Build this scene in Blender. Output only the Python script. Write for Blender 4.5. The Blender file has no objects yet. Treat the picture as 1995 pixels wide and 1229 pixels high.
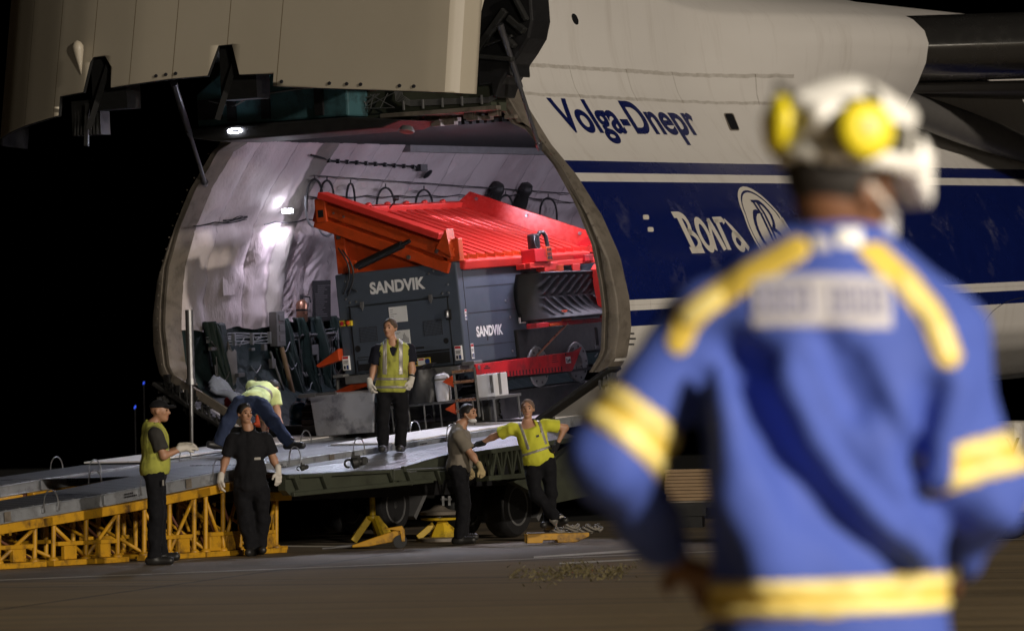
import bpy, bmesh, math, random
import numpy as np
from mathutils import Vector, Matrix
random.seed(7); rng = np.random.default_rng(7)
R = math.radians
sc = bpy.context.scene
# ------------------------------------------------------------------ camera
W_, H_, F_ = 1995.0, 1229.0, 7354.0
CAMZ = 1.1
_roll = R(1.2); _pitch = math.atan((884.6 - H_/2)*math.cos(_roll)/F_)
fwd = np.array([0, math.cos(_pitch), math.sin(_pitch)]); _r0 = np.array([1., 0, 0]); _u0 = np.cross(_r0, fwd)
crt = math.cos(_roll)*_r0 - math.sin(_roll)*_u0
cup = math.sin(_roll)*_r0 + math.cos(_roll)*_u0
CP = np.array([0, 0, CAMZ])
cam = bpy.data.cameras.new("camera"); camo = bpy.data.objects.new("camera", cam); sc.collection.objects.link(camo)
cam.sensor_width = 36; cam.lens = 36*F_/W_; cam.clip_start = 0.5; cam.clip_end = 2000
m3 = np.stack([crt, cup, -fwd], 1)
camo.matrix_world = Matrix([[*m3[0], CP[0]], [*m3[1], CP[1]], [*m3[2], CP[2]], [0, 0, 0, 1]])
cam.dof.use_dof = True; cam.dof.focus_distance = 47.0; cam.dof.aperture_fstop = 3.5
sc.camera = camo
# ------------------------------------------------------------------ night sky, apron floodlights, exposure
world = bpy.data.worlds.new("World"); sc.world = world; world.use_nodes = True
wn = world.node_tree.nodes; bg = wn['Background']
sky = wn.new('ShaderNodeTexSky'); sky.sky_type = 'NISHITA'; sky.sun_disc = False; sky.sun_elevation = R(-6); sky.sun_rotation = R(145)
world.node_tree.links.new(sky.outputs[0], bg.inputs[0]); bg.inputs[1].default_value = 0.002
sc.view_settings.view_transform = 'Standard'; sc.view_settings.look = 'None'; sc.view_settings.exposure = 0; sc.view_settings.gamma = 1

def lamp(name, kind, loc, energy, color, target=None, **kw):
    l = bpy.data.lights.new(name, kind); l.energy = energy; l.color = color
    for k, v in kw.items(): setattr(l, k, v)
    o = bpy.data.objects.new(name, l); sc.collection.objects.link(o); o.location = loc
    if target is not None:
        d = Vector(target) - Vector(loc); o.rotation_euler = d.to_track_quat('-Z', 'Y').to_euler()
    return o
SUN_AZ, SUN_EL = R(44), R(15)       # distant apron mast behind the camera on the right
Ld = Vector((math.sin(SUN_AZ)*math.cos(SUN_EL), -math.cos(SUN_AZ)*math.cos(SUN_EL), math.sin(SUN_EL)))
lamp("apron_floodlight", 'SUN', Ld*50, 1.38, (1.0, .885, .755), (0, 0, 0), angle=R(1.5))
lamp("mast_lamp", 'SPOT', (13, -9, 8), 23000, (1.0, .90, .76), (0.4, 14, 0.6), spot_size=R(60), spot_blend=.6, shadow_soft_size=.5)

# ------------------------------------------------------------------ frames
PSI = R(30); ALP = R(2.7)
O = np.array([-1.7357, 51.005, 0.])
UH = np.array([math.sin(PSI), math.cos(PSI), 0]); VV = np.array([math.cos(PSI), -math.sin(PSI), 0]); ZZ = np.array([0, 0, 1.])
UU = UH*math.cos(ALP) + ZZ*math.sin(ALP); WW = np.cross(VV, UU)
class Fr:                                            # a frame: axes a,b,c (b to port) and an origin, maps points to world
    def __init__(s, a, b, c, o): s.m = np.stack([a, b, c], 1); s.o = np.asarray(o, float)
    def __call__(s, *p):
        p = np.asarray(p if len(p) > 1 else p[0], float); return p @ s.m.T + s.o
    def mat(s):                                      # right-handed object matrix (b axis flipped)
        a, b, c = s.m.T; return Matrix([[a[i], -b[i], c[i], s.o[i]] for i in range(3)] + [[0, 0, 0, 1]])
AF = Fr(UU, VV, WW, O); RF = Fr(UH, VV, ZZ, O)
_pt, _rl = R(4), R(3)
_a = UH*math.cos(_pt) + ZZ*math.sin(_pt); _c0 = ZZ*math.cos(_pt) - UH*math.sin(_pt)
MF = Fr(_a, VV*math.cos(_rl) + _c0*math.sin(_rl), _c0*math.cos(_rl) - VV*math.sin(_rl), O - .4*UH + .47*VV + 2.25*ZZ)
WF = Fr(np.array([1., 0, 0]), np.array([0, 1., 0]), ZZ, (0, 0, 0))
def ray(x, y): return fwd + crt*(x - W_/2)/F_ - cup*(y - H_/2)/F_
def at(x, y, Y):                                     # photograph measurement -> world point at depth Y
    d = ray(x, y); return CP + d*(Y/d[1])
def onpl(x, y, n, o):
    d = ray(x, y); return CP + d*(((o - CP) @ n)/(d @ n))
def inv(fr, P):
    return (np.asarray(P) - fr.o) @ np.linalg.inv(fr.m).T

# ------------------------------------------------------------------ objects
MW = {}
def link(o, parent=None, mw=None):
    sc.collection.objects.link(o)
    if parent is not None:
        o.parent = parent; o.matrix_parent_inverse = Matrix.Identity(4); o.matrix_basis = Matrix.Identity(4); MW[o] = MW[parent]
    else:
        MW[o] = mw or Matrix.Identity(4); o.matrix_world = MW[o]
    return o
def tag(o, label, cat, group=None, kind=None):
    o['label'] = label; o['category'] = cat
    if group: o['group'] = group
    if kind: o['kind'] = kind
    return o
def thing(name, label, cat, mw, group=None):
    o = bpy.data.objects.new(name, None); o.empty_display_size = .2
    if not isinstance(mw, Matrix): mw = Matrix.Translation(Vector(mw))
    link(o, None, mw); return tag(o, label, cat, group)
def unit(v): v = np.asarray(v, float); return v/np.linalg.norm(v)
class MB:
    def __init__(s, fr=WF): s.fr = fr; s.v = []; s.f = []
    def add(s, V, Fc, raw=False):
        n = len(s.v); V = np.asarray(V, float)
        if not raw: V = s.fr(V)
        s.v.extend(V.tolist()); s.f.extend([tuple(i + n for i in f) for f in Fc]); return s
    def box(s, c, d, rz=None):
        c = np.asarray(c, float); x, y, z = np.asarray(d, float)/2
        V = np.array([(i*x, j*y, k*z) for k in (-1, 1) for i, j in ((-1, -1), (1, -1), (1, 1), (-1, 1))])
        if rz is not None: V = V @ np.array(rz).T
        return s.add(V + c, [(0, 3, 2, 1), (4, 5, 6, 7), (0, 1, 5, 4), (1, 2, 6, 5), (2, 3, 7, 6), (3, 0, 4, 7)])
    def b2(s, lo, hi):
        lo = np.asarray(lo, float); hi = np.asarray(hi, float); return s.box((lo + hi)/2, np.abs(hi - lo))
    def bar(s, p, q, w, h, up=(0, 0, 1)):            # rectangular beam between two points
        p = np.asarray(p, float); q = np.asarray(q, float); d = unit(q - p); sd = np.cross(d, up)
        if np.linalg.norm(sd) < 1e-6: sd = np.cross(d, (1, 0, 0))
        sd = unit(sd)*w/2; u2 = unit(np.cross(sd, d))*h/2
        V = [e + i*sd + j*u2 for e in (p, q) for i, j in ((-1, -1), (1, -1), (1, 1), (-1, 1))]
        return s.add(V, [(0, 1, 2, 3), (7, 6, 5, 4), (0, 4, 5, 1), (1, 5, 6, 2), (2, 6, 7, 3), (3, 7, 4, 0)])
    def path(s, pts, r, n=8, cap=True):
        P = np.asarray(pts, float); m = len(P); rr = np.full(m, r) if np.isscalar(r) else np.asarray(r, float)
        T = np.gradient(P, axis=0); T /= np.linalg.norm(T, axis=1)[:, None] + 1e-12
        ref = np.array([.31, .17, .93]); V = []
        for i in range(m):
            a = np.cross(T[i], ref)
            if np.linalg.norm(a) < .05: a = np.cross(T[i], (1, 0, 0))
            a = unit(a); b = np.cross(T[i], a)
            for k in range(n):
                t = 2*math.pi*k/n; V.append(P[i] + rr[i]*(a*math.cos(t) + b*math.sin(t)))
        Fc = [(i*n + k, i*n + (k+1) % n, (i+1)*n + (k+1) % n, (i+1)*n + k) for i in range(m-1) for k in range(n)]
        if cap: Fc += [tuple(range(n))[::-1], tuple((m-1)*n + k for k in range(n))]
        return s.add(V, Fc)
    def tube(s, p, q, r, r2=None, n=12): return s.path([p, q], [r, r if r2 is None else r2], n)
    def prism(s, poly, vec):                         # polygon extruded along a vector
        P = np.asarray(poly, float); n = len(P); vec = np.asarray(vec, float)
        return s.add(np.vstack([P, P + vec]), [tuple(range(n))[::-1], tuple(range(n, 2*n))] + [(i, (i+1) % n, n + (i+1) % n, n + i) for i in range(n)])
    def lathe(s, c, ax, prof, n=20):                 # profile of (radius, height along axis)
        ax = unit(ax); a = unit(np.cross(ax, (.3, .9, .2))); b = np.cross(ax, a); c = np.asarray(c, float); V = []
        for r, h in prof:
            for k in range(n):
                t = 2*math.pi*k/n; V.append(c + ax*h + r*(a*math.cos(t) + b*math.sin(t)))
        m = len(prof)
        Fc = [(i*n + k, i*n + (k+1) % n, (i+1)*n + (k+1) % n, (i+1)*n + k) for i in range(m-1) for k in range(n)]
        return s.add(V, Fc + [tuple(range(n))[::-1], tuple((m-1)*n + k for k in range(n))])
    def grid(s, V, nu, nv, wrap=False):
        Fc = [(i*nv + j, i*nv + (j+1) % nv, (i+1)*nv + (j+1) % nv, (i+1)*nv + j) for i in range(nu-1) for j in range(nv if wrap else nv-1)]
        return s.add(np.asarray(V).reshape(-1, 3), Fc)
    def each(s, name, mat, parent=None, **kw):       # every loose piece becomes an object of its own
        n = len(s.v); r = list(range(n))
        def find(i):
            while r[i] != i: r[i] = r[r[i]]; i = r[i]
            return i
        for f in s.f:
            for i in f[1:]: r[find(i)] = find(f[0])
        gr = {}
        for f in s.f: gr.setdefault(find(f[0]), []).append(f)
        out = []
        for fs in gr.values():
            ids = sorted({i for f in fs for i in f}); mp = {j: k for k, j in enumerate(ids)}; q = MB(s.fr)
            q.v = [s.v[i] for i in ids]; q.f = [tuple(mp[i] for i in f) for f in fs]; out.append(q.build(name, mat, parent, **kw))
        return out
    def build(s, name, mat, parent=None, smooth=False, bevel=0, label=None, flip=False, angle=None, norm=True):
        me = bpy.data.meshes.new(name); o = bpy.data.objects.new(name, me)
        link(o, parent)
        V = np.array(s.v)
        if parent is not None:
            M = np.array(MW[parent].inverted()); V = V @ M[:3, :3].T + M[:3, 3]
        me.from_pydata(V.tolist(), [], s.f); me.materials.append(mat)
        if norm:
            bm = bmesh.new(); bm.from_mesh(me); bmesh.ops.recalc_face_normals(bm, faces=bm.faces); bm.to_mesh(me); bm.free()
        if smooth:
            me.polygons.foreach_set('use_smooth', [True]*len(me.polygons))
            if angle: me.set_sharp_from_angle(angle=R(angle))
        if bevel:
            b = o.modifiers.new('bevel', 'BEVEL'); b.width = bevel; b.segments = 2; b.limit_method = 'ANGLE'; b.angle_limit = R(40)
        if label: o['label'] = label
        return o
def copy_tree(o, mw, parent=None):
    c = o.copy(); sc.collection.objects.link(c)
    if parent is None: MW[c] = mw; c.matrix_world = mw
    else:
        c.parent = parent; c.matrix_parent_inverse = Matrix.Identity(4); c.matrix_basis = Matrix.Identity(4); MW[c] = mw
    for ch in list(o.children): copy_tree(ch, mw, c)
    return c
def smooth01(x, a, b):
    t = np.clip((np.asarray(x, float) - a)/(b - a), 0, 1); return t*t*(3 - 2*t)
def vnoise(P, seed=0):                               # smooth value noise in numpy
    P = np.asarray(P, float); I = np.floor(P).astype(np.int64); f = P - I; f = f*f*(3 - 2*f); out = 0
    for dx in (0, 1):
        for dy in (0, 1):
            for dz in (0, 1):
                h = (I[..., 0]+dx)*374761393 + (I[..., 1]+dy)*668265263 + (I[..., 2]+dz)*2147483647 + seed*97531
                h = (h ^ (h >> 13))*1274126177 & 0x7fffffff
                wt = (f[..., 0] if dx else 1-f[..., 0])*(f[..., 1] if dy else 1-f[..., 1])*(f[..., 2] if dz else 1-f[..., 2])
                out = out + wt*((h ^ (h >> 16)) & 0xffff)/65535.
    return out*2 - 1

# ------------------------------------------------------------------ materials
class S:                                             # shader-node arithmetic on sockets
    def __init__(s, nt, k): s.nt = nt; s.k = k
    def op(s, o, b=None, c=None):
        n = s.nt.nodes.new('ShaderNodeMath'); n.operation = o
        for i, x in enumerate((s, b, c)):
            if x is None: continue
            if isinstance(x, S): s.nt.links.new(x.k, n.inputs[i])
            else: n.inputs[i].default_value = x
        return S(s.nt, n.outputs[0])
    def __add__(s, b): return s.op('ADD', b)
    def __sub__(s, b): return s.op('SUBTRACT', b)
    def __mul__(s, b): return s.op('MULTIPLY', b)
    def gt(s, b): return s.op('GREATER_THAN', b)
    def lt(s, b): return s.op('LESS_THAN', b)
    def abs(s): return s.op('ABSOLUTE')
    def clamp(s): return s.op('MINIMUM', 1.0).op('MAXIMUM', 0.0)
def mat0(name):
    m = bpy.data.materials.new(name); m.use_nodes = True; nt = m.node_tree; return m, nt, nt.nodes['Principled BSDF']
def coords(nt, scale=(1, 1, 1), kind='Object'):
    t = nt.nodes.new('ShaderNodeTexCoord'); mp = nt.nodes.new('ShaderNodeMapping'); mp.inputs['Scale'].default_value = scale
    nt.links.new(t.outputs[kind], mp.inputs[0]); return mp.outputs[0]
def xyz(nt):
    t = nt.nodes.new('ShaderNodeTexCoord'); s = nt.nodes.new('ShaderNodeSeparateXYZ'); nt.links.new(t.outputs['Object'], s.inputs[0])
    return [S(nt, s.outputs[i]) for i in range(3)]
def noise(nt, scale, detail=4, vec=None, rough=.55, dist=0):
    n = nt.nodes.new('ShaderNodeTexNoise'); n.inputs['Scale'].default_value = scale; n.inputs['Detail'].default_value = detail
    n.inputs['Roughness'].default_value = rough; n.inputs['Distortion'].default_value = dist
    if vec is not None: nt.links.new(vec, n.inputs['Vector'])
    return S(nt, n.outputs['Fac'])
def mix(nt, f, a, b):
    n = nt.nodes.new('ShaderNodeMix'); n.data_type = 'RGBA'
    for i, x in ((0, f), (6, a), (7, b)):
        if isinstance(x, S): nt.links.new(x.k, n.inputs[i])
        elif i == 0: n.inputs[0].default_value = x
        else: n.inputs[i].default_value = (*x[:3], 1)
    return S(nt, n.outputs[2])
def bump(nt, bs, h, strength, dist=.01):
    b = nt.nodes.new('ShaderNodeBump'); b.inputs['Strength'].default_value = strength; b.inputs['Distance'].default_value = dist
    nt.links.new(h.k, b.inputs['Height']); nt.links.new(b.outputs[0], bs.inputs['Normal'])
def pm(name, col, rough=.5, metal=0., var=.25, vs=6., bmp=0, bs_=40., bd=.01, dirt=None, ds=2.5, stretch=(1, 1, 1), coat=0):
    m, nt, b = mat0(name); vec = coords(nt, stretch)
    n = noise(nt, vs, 5, vec); dk = tuple(c*(1-var) for c in col); lt = tuple(min(1, c*(1+var)) for c in col)
    k = mix(nt, n, dk, lt)
    if dirt is not None:
        d = noise(nt, ds, 8, vec, .65); k = mix(nt, ((d - .5)*5.).clamp(), k, dirt)
    nt.links.new(k.k, b.inputs['Base Color'])
    r = noise(nt, vs*2.3, 4, vec)*.3 + (rough - .15); nt.links.new(r.clamp().k, b.inputs['Roughness'])
    b.inputs['Metallic'].default_value = metal
    if coat: b.inputs['Coat Weight'].default_value = coat
    if bmp: bump(nt, b, noise(nt, bs_, 4, vec), bmp, bd)
    return m
def emit(name, col, st):
    m, nt, b = mat0(name); b.inputs['Base Color'].default_value = (*col, 1); b.inputs['Emission Color'].default_value = (*col, 1); b.inputs['Emission Strength'].default_value = st
    return m
M = {}
M['orange'] = pm('orange_paint', (.50, .058, .010), .42, var=.12, bmp=.05, bs_=60, dirt=(.30, .045, .012), ds=5)
M['red'] = pm('red_paint', (.58, .035, .026), .42, var=.12, bmp=.04, bs_=50)
M['redplate'] = pm('red_plate', (.52, .016, .022), .4, var=.15, dirt=(.2, .02, .02), ds=4)
M['grey'] = pm('engine_grey_paint', (.068, .084, .112), .42, var=.12, vs=3, bmp=.05, bs_=90)
M['matt'] = pm('matt_black', (.010, .010, .010), .95, var=.3)
M['black'] = pm('black_steel', (.012, .012, .013), .45, var=.3)
M['rubber'] = pm('rubber', (.014, .014, .015), .5, var=.3, bmp=.15, bs_=30)
M['belt'] = pm('belt_rubber', (.009, .010, .012), .55, var=.25, bmp=.1, bs_=18)
M['stay'] = pm('dark_steel_rod', (.20, .20, .22), .32, .85, var=.04, vs=2)
M['steel'] = pm('steel', (.42, .42, .43), .35, .9, var=.2)
M['dull'] = pm('dull_metal', (.20, .20, .20), .5, .5, var=.3, bmp=.1)
M['chrome'] = pm('polished_rod', (.6, .6, .62), .15, 1.0, var=.05)
M['white'] = pm('white_lettering', (.78, .78, .78), .5, var=.04)
M['sticker'] = pm('paper_white', (.75, .75, .74), .6, var=.05)
M['yellow'] = pm('trestle_yellow', (.58, .30, .014), .5, var=.2, vs=6, dirt=(.09, .045, .018), ds=5, bmp=.08, bs_=30)
M['yel2'] = pm('jack_yellow', (.66, .44, .02), .45, var=.15, dirt=(.12, .09, .03), ds=5, bmp=.1)
M['alu'] = pm('aluminium_beam', (.40, .42, .45), .42, .55, var=.2, vs=5, dirt=(.20, .20, .21), ds=6, bmp=.08)
M['rust'] = pm('rusty_beam', (.13, .045, .022), .75, var=.4, bmp=.2)
M['ply'] = pm('pale_plywood', (.74, .71, .69), .5, var=.1, vs=3, stretch=(1, 8, 8), dirt=(.5, .46, .43), ds=4)
M['green'] = pm('ramp_green', (.048, .054, .036), .55, var=.3, dirt=(.03, .032, .022), ds=3, bmp=.1)
M['teal'] = pm('cool_lit_primer', (.055, .14, .16), .5, var=.3, vs=2, dirt=(.02, .03, .03), ds=3, bmp=.05)  # bluer, brighter primer green, with the cool lamp's light put into the colour
M['ring'] = pm('worn_frame_metal', (.20, .172, .14), .5, .2, var=.35, vs=4, dirt=(.10, .085, .066), ds=5, bmp=.15, bs_=25)
M['darkfr'] = pm('dark_structure', (.028, .028, .027), .5, .2, var=.5, bmp=.2)
M['cloth'] = pm('dark_green_quilt', (.012, .026, .028), .62, var=.5, vs=5, bmp=.4, bs_=14, bd=.03)
M['brown'] = pm('brown_grey_wood', (.30, .20, .11), .7, var=.3, stretch=(1, 1, 9), bmp=.2)
M['fish'] = pm('slab_plastic', (.44, .45, .50), .5, .25, var=.3, vs=2.2, dirt=(.10, .10, .13), ds=3.2, bmp=.05)
M['glass'] = pm('window_glass', (.015, .015, .017), .12, var=.1)
M['wing'] = pm('leading_edge_metal', (.20, .195, .185), .24, .85, var=.1, vs=2)
M['winggrey'] = pm('wing_grey_paint', (.12, .115, .11), .4, var=.15)
M['blue'] = pm('hull_blue', (.004, .010, .085), .3, var=.05)
M['cable'] = pm('cable', (.02, .02, .022), .4, var=.2)
M['palecable'] = pm('pale_cable', (.34, .36, .38), .4, .3, var=.2)
M['copper'] = pm('copper_steel', (.50, .26, .17), .3, .8, var=.2)
M['exred'] = pm('extinguisher_red', (.35, .02, .015), .35, var=.1)
M['canw'] = pm('canister_white', (.68, .68, .70), .4, var=.08)
M['strap'] = pm('webbing', (.20, .18, .15), .8, var=.35, vs=20, bmp=.3)
M['bottle'] = pm('blue_plastic', (.02, .07, .12), .15, var=.2)
M['lamp'] = emit('lamp_lens', (.86, .88, 1.0), 28)
M['lampsoft'] = emit('lamp_tube', (.86, .88, 1.0), 9)
M['mesh'] = pm('vent_dark', (.020, .016, .018), .6, var=.2)
M['lens'] = pm('label_yellow', (.65, .48, .03), .5, var=.05)
M['labred'] = pm('label_red', (.5, .02, .03), .5, var=.05)
M['labblue'] = pm('label_blue', (.02, .05, .22), .5, var=.05)
M['ink'] = pm('ink', (.02, .02, .025), .6, var=.1)
# ------------------------------------------------------------------ ground
def apron_mat():
    m, nt, b = mat0('apron_asphalt')
    x, y, z = xyz(nt); big = noise(nt, .35, 6, coords(nt)); fine = noise(nt, 30, 4, coords(nt)); st = noise(nt, 1.4, 6, coords(nt, (.06, 1.3, 1)))
    k = mix(nt, (big*.5 + st*.9 - .25).clamp(), (.10, .078, .052), (.28, .215, .135))
    k = mix(nt, (fine*.5 - .1).clamp(), k, (.19, .15, .10))
    blo = noise(nt, 1.0, 5, coords(nt, (.9, .22, 1)), .6); k = mix(nt, ((blo - .35)*2.6).clamp()*.65, k, (.055, .043, .028)); blo2 = noise(nt, 1.0, 4, coords(nt, (3.2, .8, 1)), .65); k = mix(nt, ((blo2 - .54)*5.).clamp()*.35, k, (.40, .31, .19))
    pat = ((noise(nt, .28, 3, coords(nt, (.5, 1, 1)), .4) - .54)*9.).clamp(); k = mix(nt, pat*.45, k, (.050, .042, .032))
    oil = ((noise(nt, .9, 7, coords(nt, (.6, 1, 1)), .6) - .63)*12.).clamp(); k = mix(nt, oil*.8, k, (.022, .018, .014))
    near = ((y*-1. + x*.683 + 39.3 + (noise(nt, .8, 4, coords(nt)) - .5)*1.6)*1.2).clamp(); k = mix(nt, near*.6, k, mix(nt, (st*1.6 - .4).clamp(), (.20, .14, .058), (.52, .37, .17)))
    jt = (((y + x*.18)*(1/5.2)).op('FRACT') - .5).abs().lt(.006) + (((x - y*.18)*(1/6.1)).op('FRACT') - .5).abs().lt(.005); k = mix(nt, jt.clamp()*.7, k, (.018, .015, .012))
    k2 = y.gt(61.); k = mix(nt, k2, k, (.006, .007, .005))  # ground past the apron coloured near black in place of unlit darkness
    tyre = (((x*.35 + y) - 33.2).abs() - .75).abs().lt(.14)*noise(nt, 6, 5, coords(nt, (1, .2, 1))); k = mix(nt, (tyre*.7).clamp(), k, (.02, .018, .016))
    sc_ = noise(nt, 2.2, 8, coords(nt, (.05, 1.0, 1)), .7); k = mix(nt, ((sc_ - .60)*9.).clamp()*.6, k, (.40, .34, .25))
    nt.links.new(k.k, b.inputs['Base Color'])
    nt.links.new((st*.35 + .55).k, b.inputs['Roughness'])
    bump(nt, b, fine + big*2, .35, .01); return m
g = MB(); n = 40
xs = np.concatenate([-np.geomspace(400, 1, n), np.geomspace(1, 400, n)]); ys = np.concatenate([np.linspace(-60, 90, 60), np.geomspace(95, 900, 20)])
g.grid([(x, y, 0) for x in xs for y in ys], len(xs), len(ys))
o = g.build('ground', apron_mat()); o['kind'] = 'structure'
paint = pm('worn_apron_paint', (.70, .66, .56), .6, var=.3, vs=2, dirt=(.30, .25, .18), ds=1.5, stretch=(.6, 4, 1))
g = MB(); a0 = np.array([-14.34, 29.71]); a1 = np.array([7.0, 44.3]); d = unit(a1 - a0); nn = np.array([-d[1], d[0]])*.10
pts = [a0 + (a1 - a0)*t for t in np.linspace(0, 1, 40)]
g.grid([(*(p + s*nn), .004) for p in pts for s in (-1, 1)], 40, 2)
o = g.build('painted_line', paint); o['kind'] = 'structure'

def gat(x, y): return onpl(x, y, ZZ, np.zeros(3))
for q in (((1040, 1084), (1255, 1069), (1255, 1074), (1040, 1087)), ((480, 1062), (700, 1064), (700, 1066), (480, 1065)), ((1090, 1096), (1250, 1088), (1250, 1091), (1090, 1099))):
    g = MB(); P = [gat(*p) for p in q]; V = [(1 - s)*((1 - t)*P[0] + t*P[1]) + s*((1 - t)*P[3] + t*P[2]) + (0, 0, .004 + .02*0) for t in np.linspace(0, 1, 20) for s in (0, 1)]
    g.grid(V, 20, 2); o = g.build('pale_ground_strip', paint); o['kind'] = 'structure'  # thin pale strips lying on the apron
g = MB(); rg = random.Random(5)
for k in range(1500):
    px = 960 + 300*rg.random(); py = 1118 + 14*rg.gauss(0, .55) - .028*(px - 1005) + 4*math.sin(px/23)
    if rg.random() > 1.15 - abs((px - 1120)/135)**2 - abs(vnoise(np.array([px*.045, py*.12, 0.]), 3))*.8: continue
    P = gat(px, py); a = rg.random()*6.28; h = .01 + .028*rg.random(); w = .008 + .008*rg.random(); dx = np.array([math.cos(a)*w, math.sin(a)*w, 0]); tip = P + np.array([rg.uniform(-.04, .04), rg.uniform(-.04, .04), h]); g.add([P - dx, P + dx, tip], [(0, 1, 2)])
o = g.build('dry_grass', pm('dry_grass', (.14, .115, .05), .8, var=.4, vs=3), norm=False); tag(o, 'low patch of dry grass on the brown ground beside the painted line', 'grass', None, 'stuff')
# ------------------------------------------------------------------ aircraft hull
PW = np.array([1.38, 1.40, 1.46, 1.65, 2.0, 2.3, 2.7, 3.1, 3.65, 4.19, 4.75, 5.17, 5.74, 6.02, 6.5, 7.2, 7.5, 7.8, 7.95])
PV = np.array([0, 1.6, 2.15, 2.6, 3.3, 3.6, 3.69, 3.68, 3.57, 3.33, 2.97, 2.61, 2.25, 2.1, 1.98, 1.9, 1.6, 1.0, 0])
FW = np.array([4.4, 4.75, 5.2, 5.74, 6.2, 6.5, 6.8, 7.0, 7.2, 7.4, 7.6, 7.75, 7.85])
FV = np.array([3.22, 3.1, 3.05, 3.15, 3.45, 3.6, 3.66, 3.6, 3.4, 2.95, 2.2, 1.2, 0])
def hullv(u, w):
    u = np.asarray(u, float); w = np.asarray(w, float)
    rise = 1 + .75*(1 - smooth01(u, 2.5, 6.6)); w2 = np.where(w > 6.5, 6.5 + (w - 6.5)/rise, w)
    base = np.interp(w2, PW, PV); fair = np.maximum(base, np.interp(w, FW, FV, left=0, right=0))
    s = np.where(u < 10.7, smooth01(u, 5.2, 10.2), np.where(u > 10.8, 0, 0.))
    return base + np.where(w > 4.4, (fair - base)*s, 0)
def hullpt(x, y, v=2.6):                             # photograph measurement -> (u,w) on the port skin
    for _ in range(12):
        P = inv(AF, onpl(x, y, VV, AF(0, v, 0))); v = .5*v + .5*float(hullv(P[0], P[2]))
    return P[0], P[2]
def livery():
    m, nt, b = mat0('white_and_blue_livery'); x, y, z = xyz(nt)
    big = noise(nt, .8, 6, coords(nt, (.5, 1, 1))); st = noise(nt, 3, 8, coords(nt, (1, 1, 1)), .7)
    white = mix(nt, big, (.64, .61, .565), (.72, .695, .655)); stk = ((noise(nt, 1.6, 7, coords(nt, (2.6, 1, .22)), .7) - .52)*4.).clamp(); white = mix(nt, stk*.35, white, (.34, .29, .23))
    blue = mix(nt, st, (.0035, .009, .075), (.006, .014, .115))
    isb = z.gt(4.775)*z.lt(4.945) + z.gt(3.07)*z.lt(4.655) + z.gt(2.725)*z.lt(2.93)
    # grubby sealant bands and seams between skin panels
    wob = (noise(nt, 5, 5, coords(nt)) - .5)*.05
    band = ((z + wob - 6.275).abs().lt(.028) + (z + wob - 5.87).abs().lt(.022))*x.lt(7.6)
    seams = None
    for k in (.35, 1.95, 3.6, 5.0, 6.9):
        q = (x - k).abs().lt(.011); seams = q if seams is None else seams + q
    for k in (5.36,):
        seams = seams + (z - k).abs().lt(.006)*.6*x.lt(7)
    sm = seams*z.gt(5.84)*z.lt(6.3)
    long_ = (z - 3.0).abs().lt(.004) + (x - .9).abs().lt(.005)*z.lt(3.07) + (x - 3.9).abs().lt(.004)*z.lt(3.07)
    dirt = ((band*.55 + sm*.6 + long_*.5)*(noise(nt, 9, 5, coords(nt))*1.4)).clamp()
    white = mix(nt, dirt, white, (.20, .165, .115))
    k = mix(nt, isb.clamp(), white, blue)
    # scuffs rubbed into the blue
    sc1 = noise(nt, 1.1, 9, coords(nt, (1, 1, 1)), .72); rub = ((sc1 - .56)*6.).clamp()*(noise(nt, 22, 4, coords(nt, (.4, 1, 2))) - .25).clamp()*.8
    k = mix(nt, rub*isb.clamp(), k, (.30, .30, .36))
    nt.links.new(k.k, b.inputs['Base Color']); nt.links.new((big*.2 + .25 - isb.clamp()*.13 + sc1*.08).k, b.inputs['Roughness'])
    bump(nt, b, noise(nt, 1.3, 3, coords(nt)), .12, .05); return m
plane = thing('cargo_aircraft', 'huge white and blue cargo aircraft kneeling with its nose raised open', 'aircraft', AF.mat())
us = np.concatenate([np.linspace(0, 10.7, 48), [10.8], np.linspace(11.3, 34, 24)])
tw = np.concatenate([np.linspace(PW[0], 2.0, 9)[:-1], np.linspace(2.0, 7.1, 52)[:-1], 7.95 - .85*np.cos(np.linspace(0, math.pi/2, 14))**1.5])
def hullring(u):
    s = float(1 + .75*(1 - smooth01(u, 2.5, 6.6))); w = np.where(tw > 6.5, 6.5 + (tw - 6.5)*s, tw); v = hullv(u, w)
    right = np.stack([np.full_like(w, u), v, w], 1); left = right[::-1].copy(); left[:, 1] *= -1
    return np.vstack([right, left[1:-1]])
rings = [hullring(u) for u in us]
h = MB(AF); h.grid(np.array(rings), len(us), len(rings[0]), wrap=True); h.add(rings[-1], [tuple(range(len(rings[-1])))])
LIV = livery(); h.build('fuselage', LIV, plane, smooth=True, angle=50)

# painted lettering on the skin
def text_geo(body, size=1, off=0):
    cu = bpy.data.curves.new('t', 'FONT'); cu.body = body; cu.size = size; cu.offset = off; cu.resolution_u = 6
    o = bpy.data.objects.new('t', cu); sc.collection.objects.link(o); dg = bpy.context.evaluated_depsgraph_get(); dg.update()
    me = bpy.data.meshes.new_from_object(o.evaluated_get(dg)); bm = bmesh.new(); bm.from_mesh(me)
    bpy.data.objects.remove(o); bpy.data.curves.remove(cu); bpy.data.meshes.remove(me); return bm
def bm_geo(bm, fx):
    V = np.array([v.co[:] for v in bm.verts]); bm.verts.index_update(); Fc = [tuple(v.index for v in f.verts) for f in bm.faces]; bm.free(); return fx(V), Fc
def cut(bm, axis, step, lo, hi):
    nrm = [0, 0, 0]; nrm[axis] = 1
    for k in np.arange(lo, hi, step):
        co = [0, 0, 0]; co[axis] = k
        bmesh.ops.bisect_plane(bm, geom=bm.verts[:] + bm.edges[:] + bm.faces[:], plane_co=co, plane_no=nrm)
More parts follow.
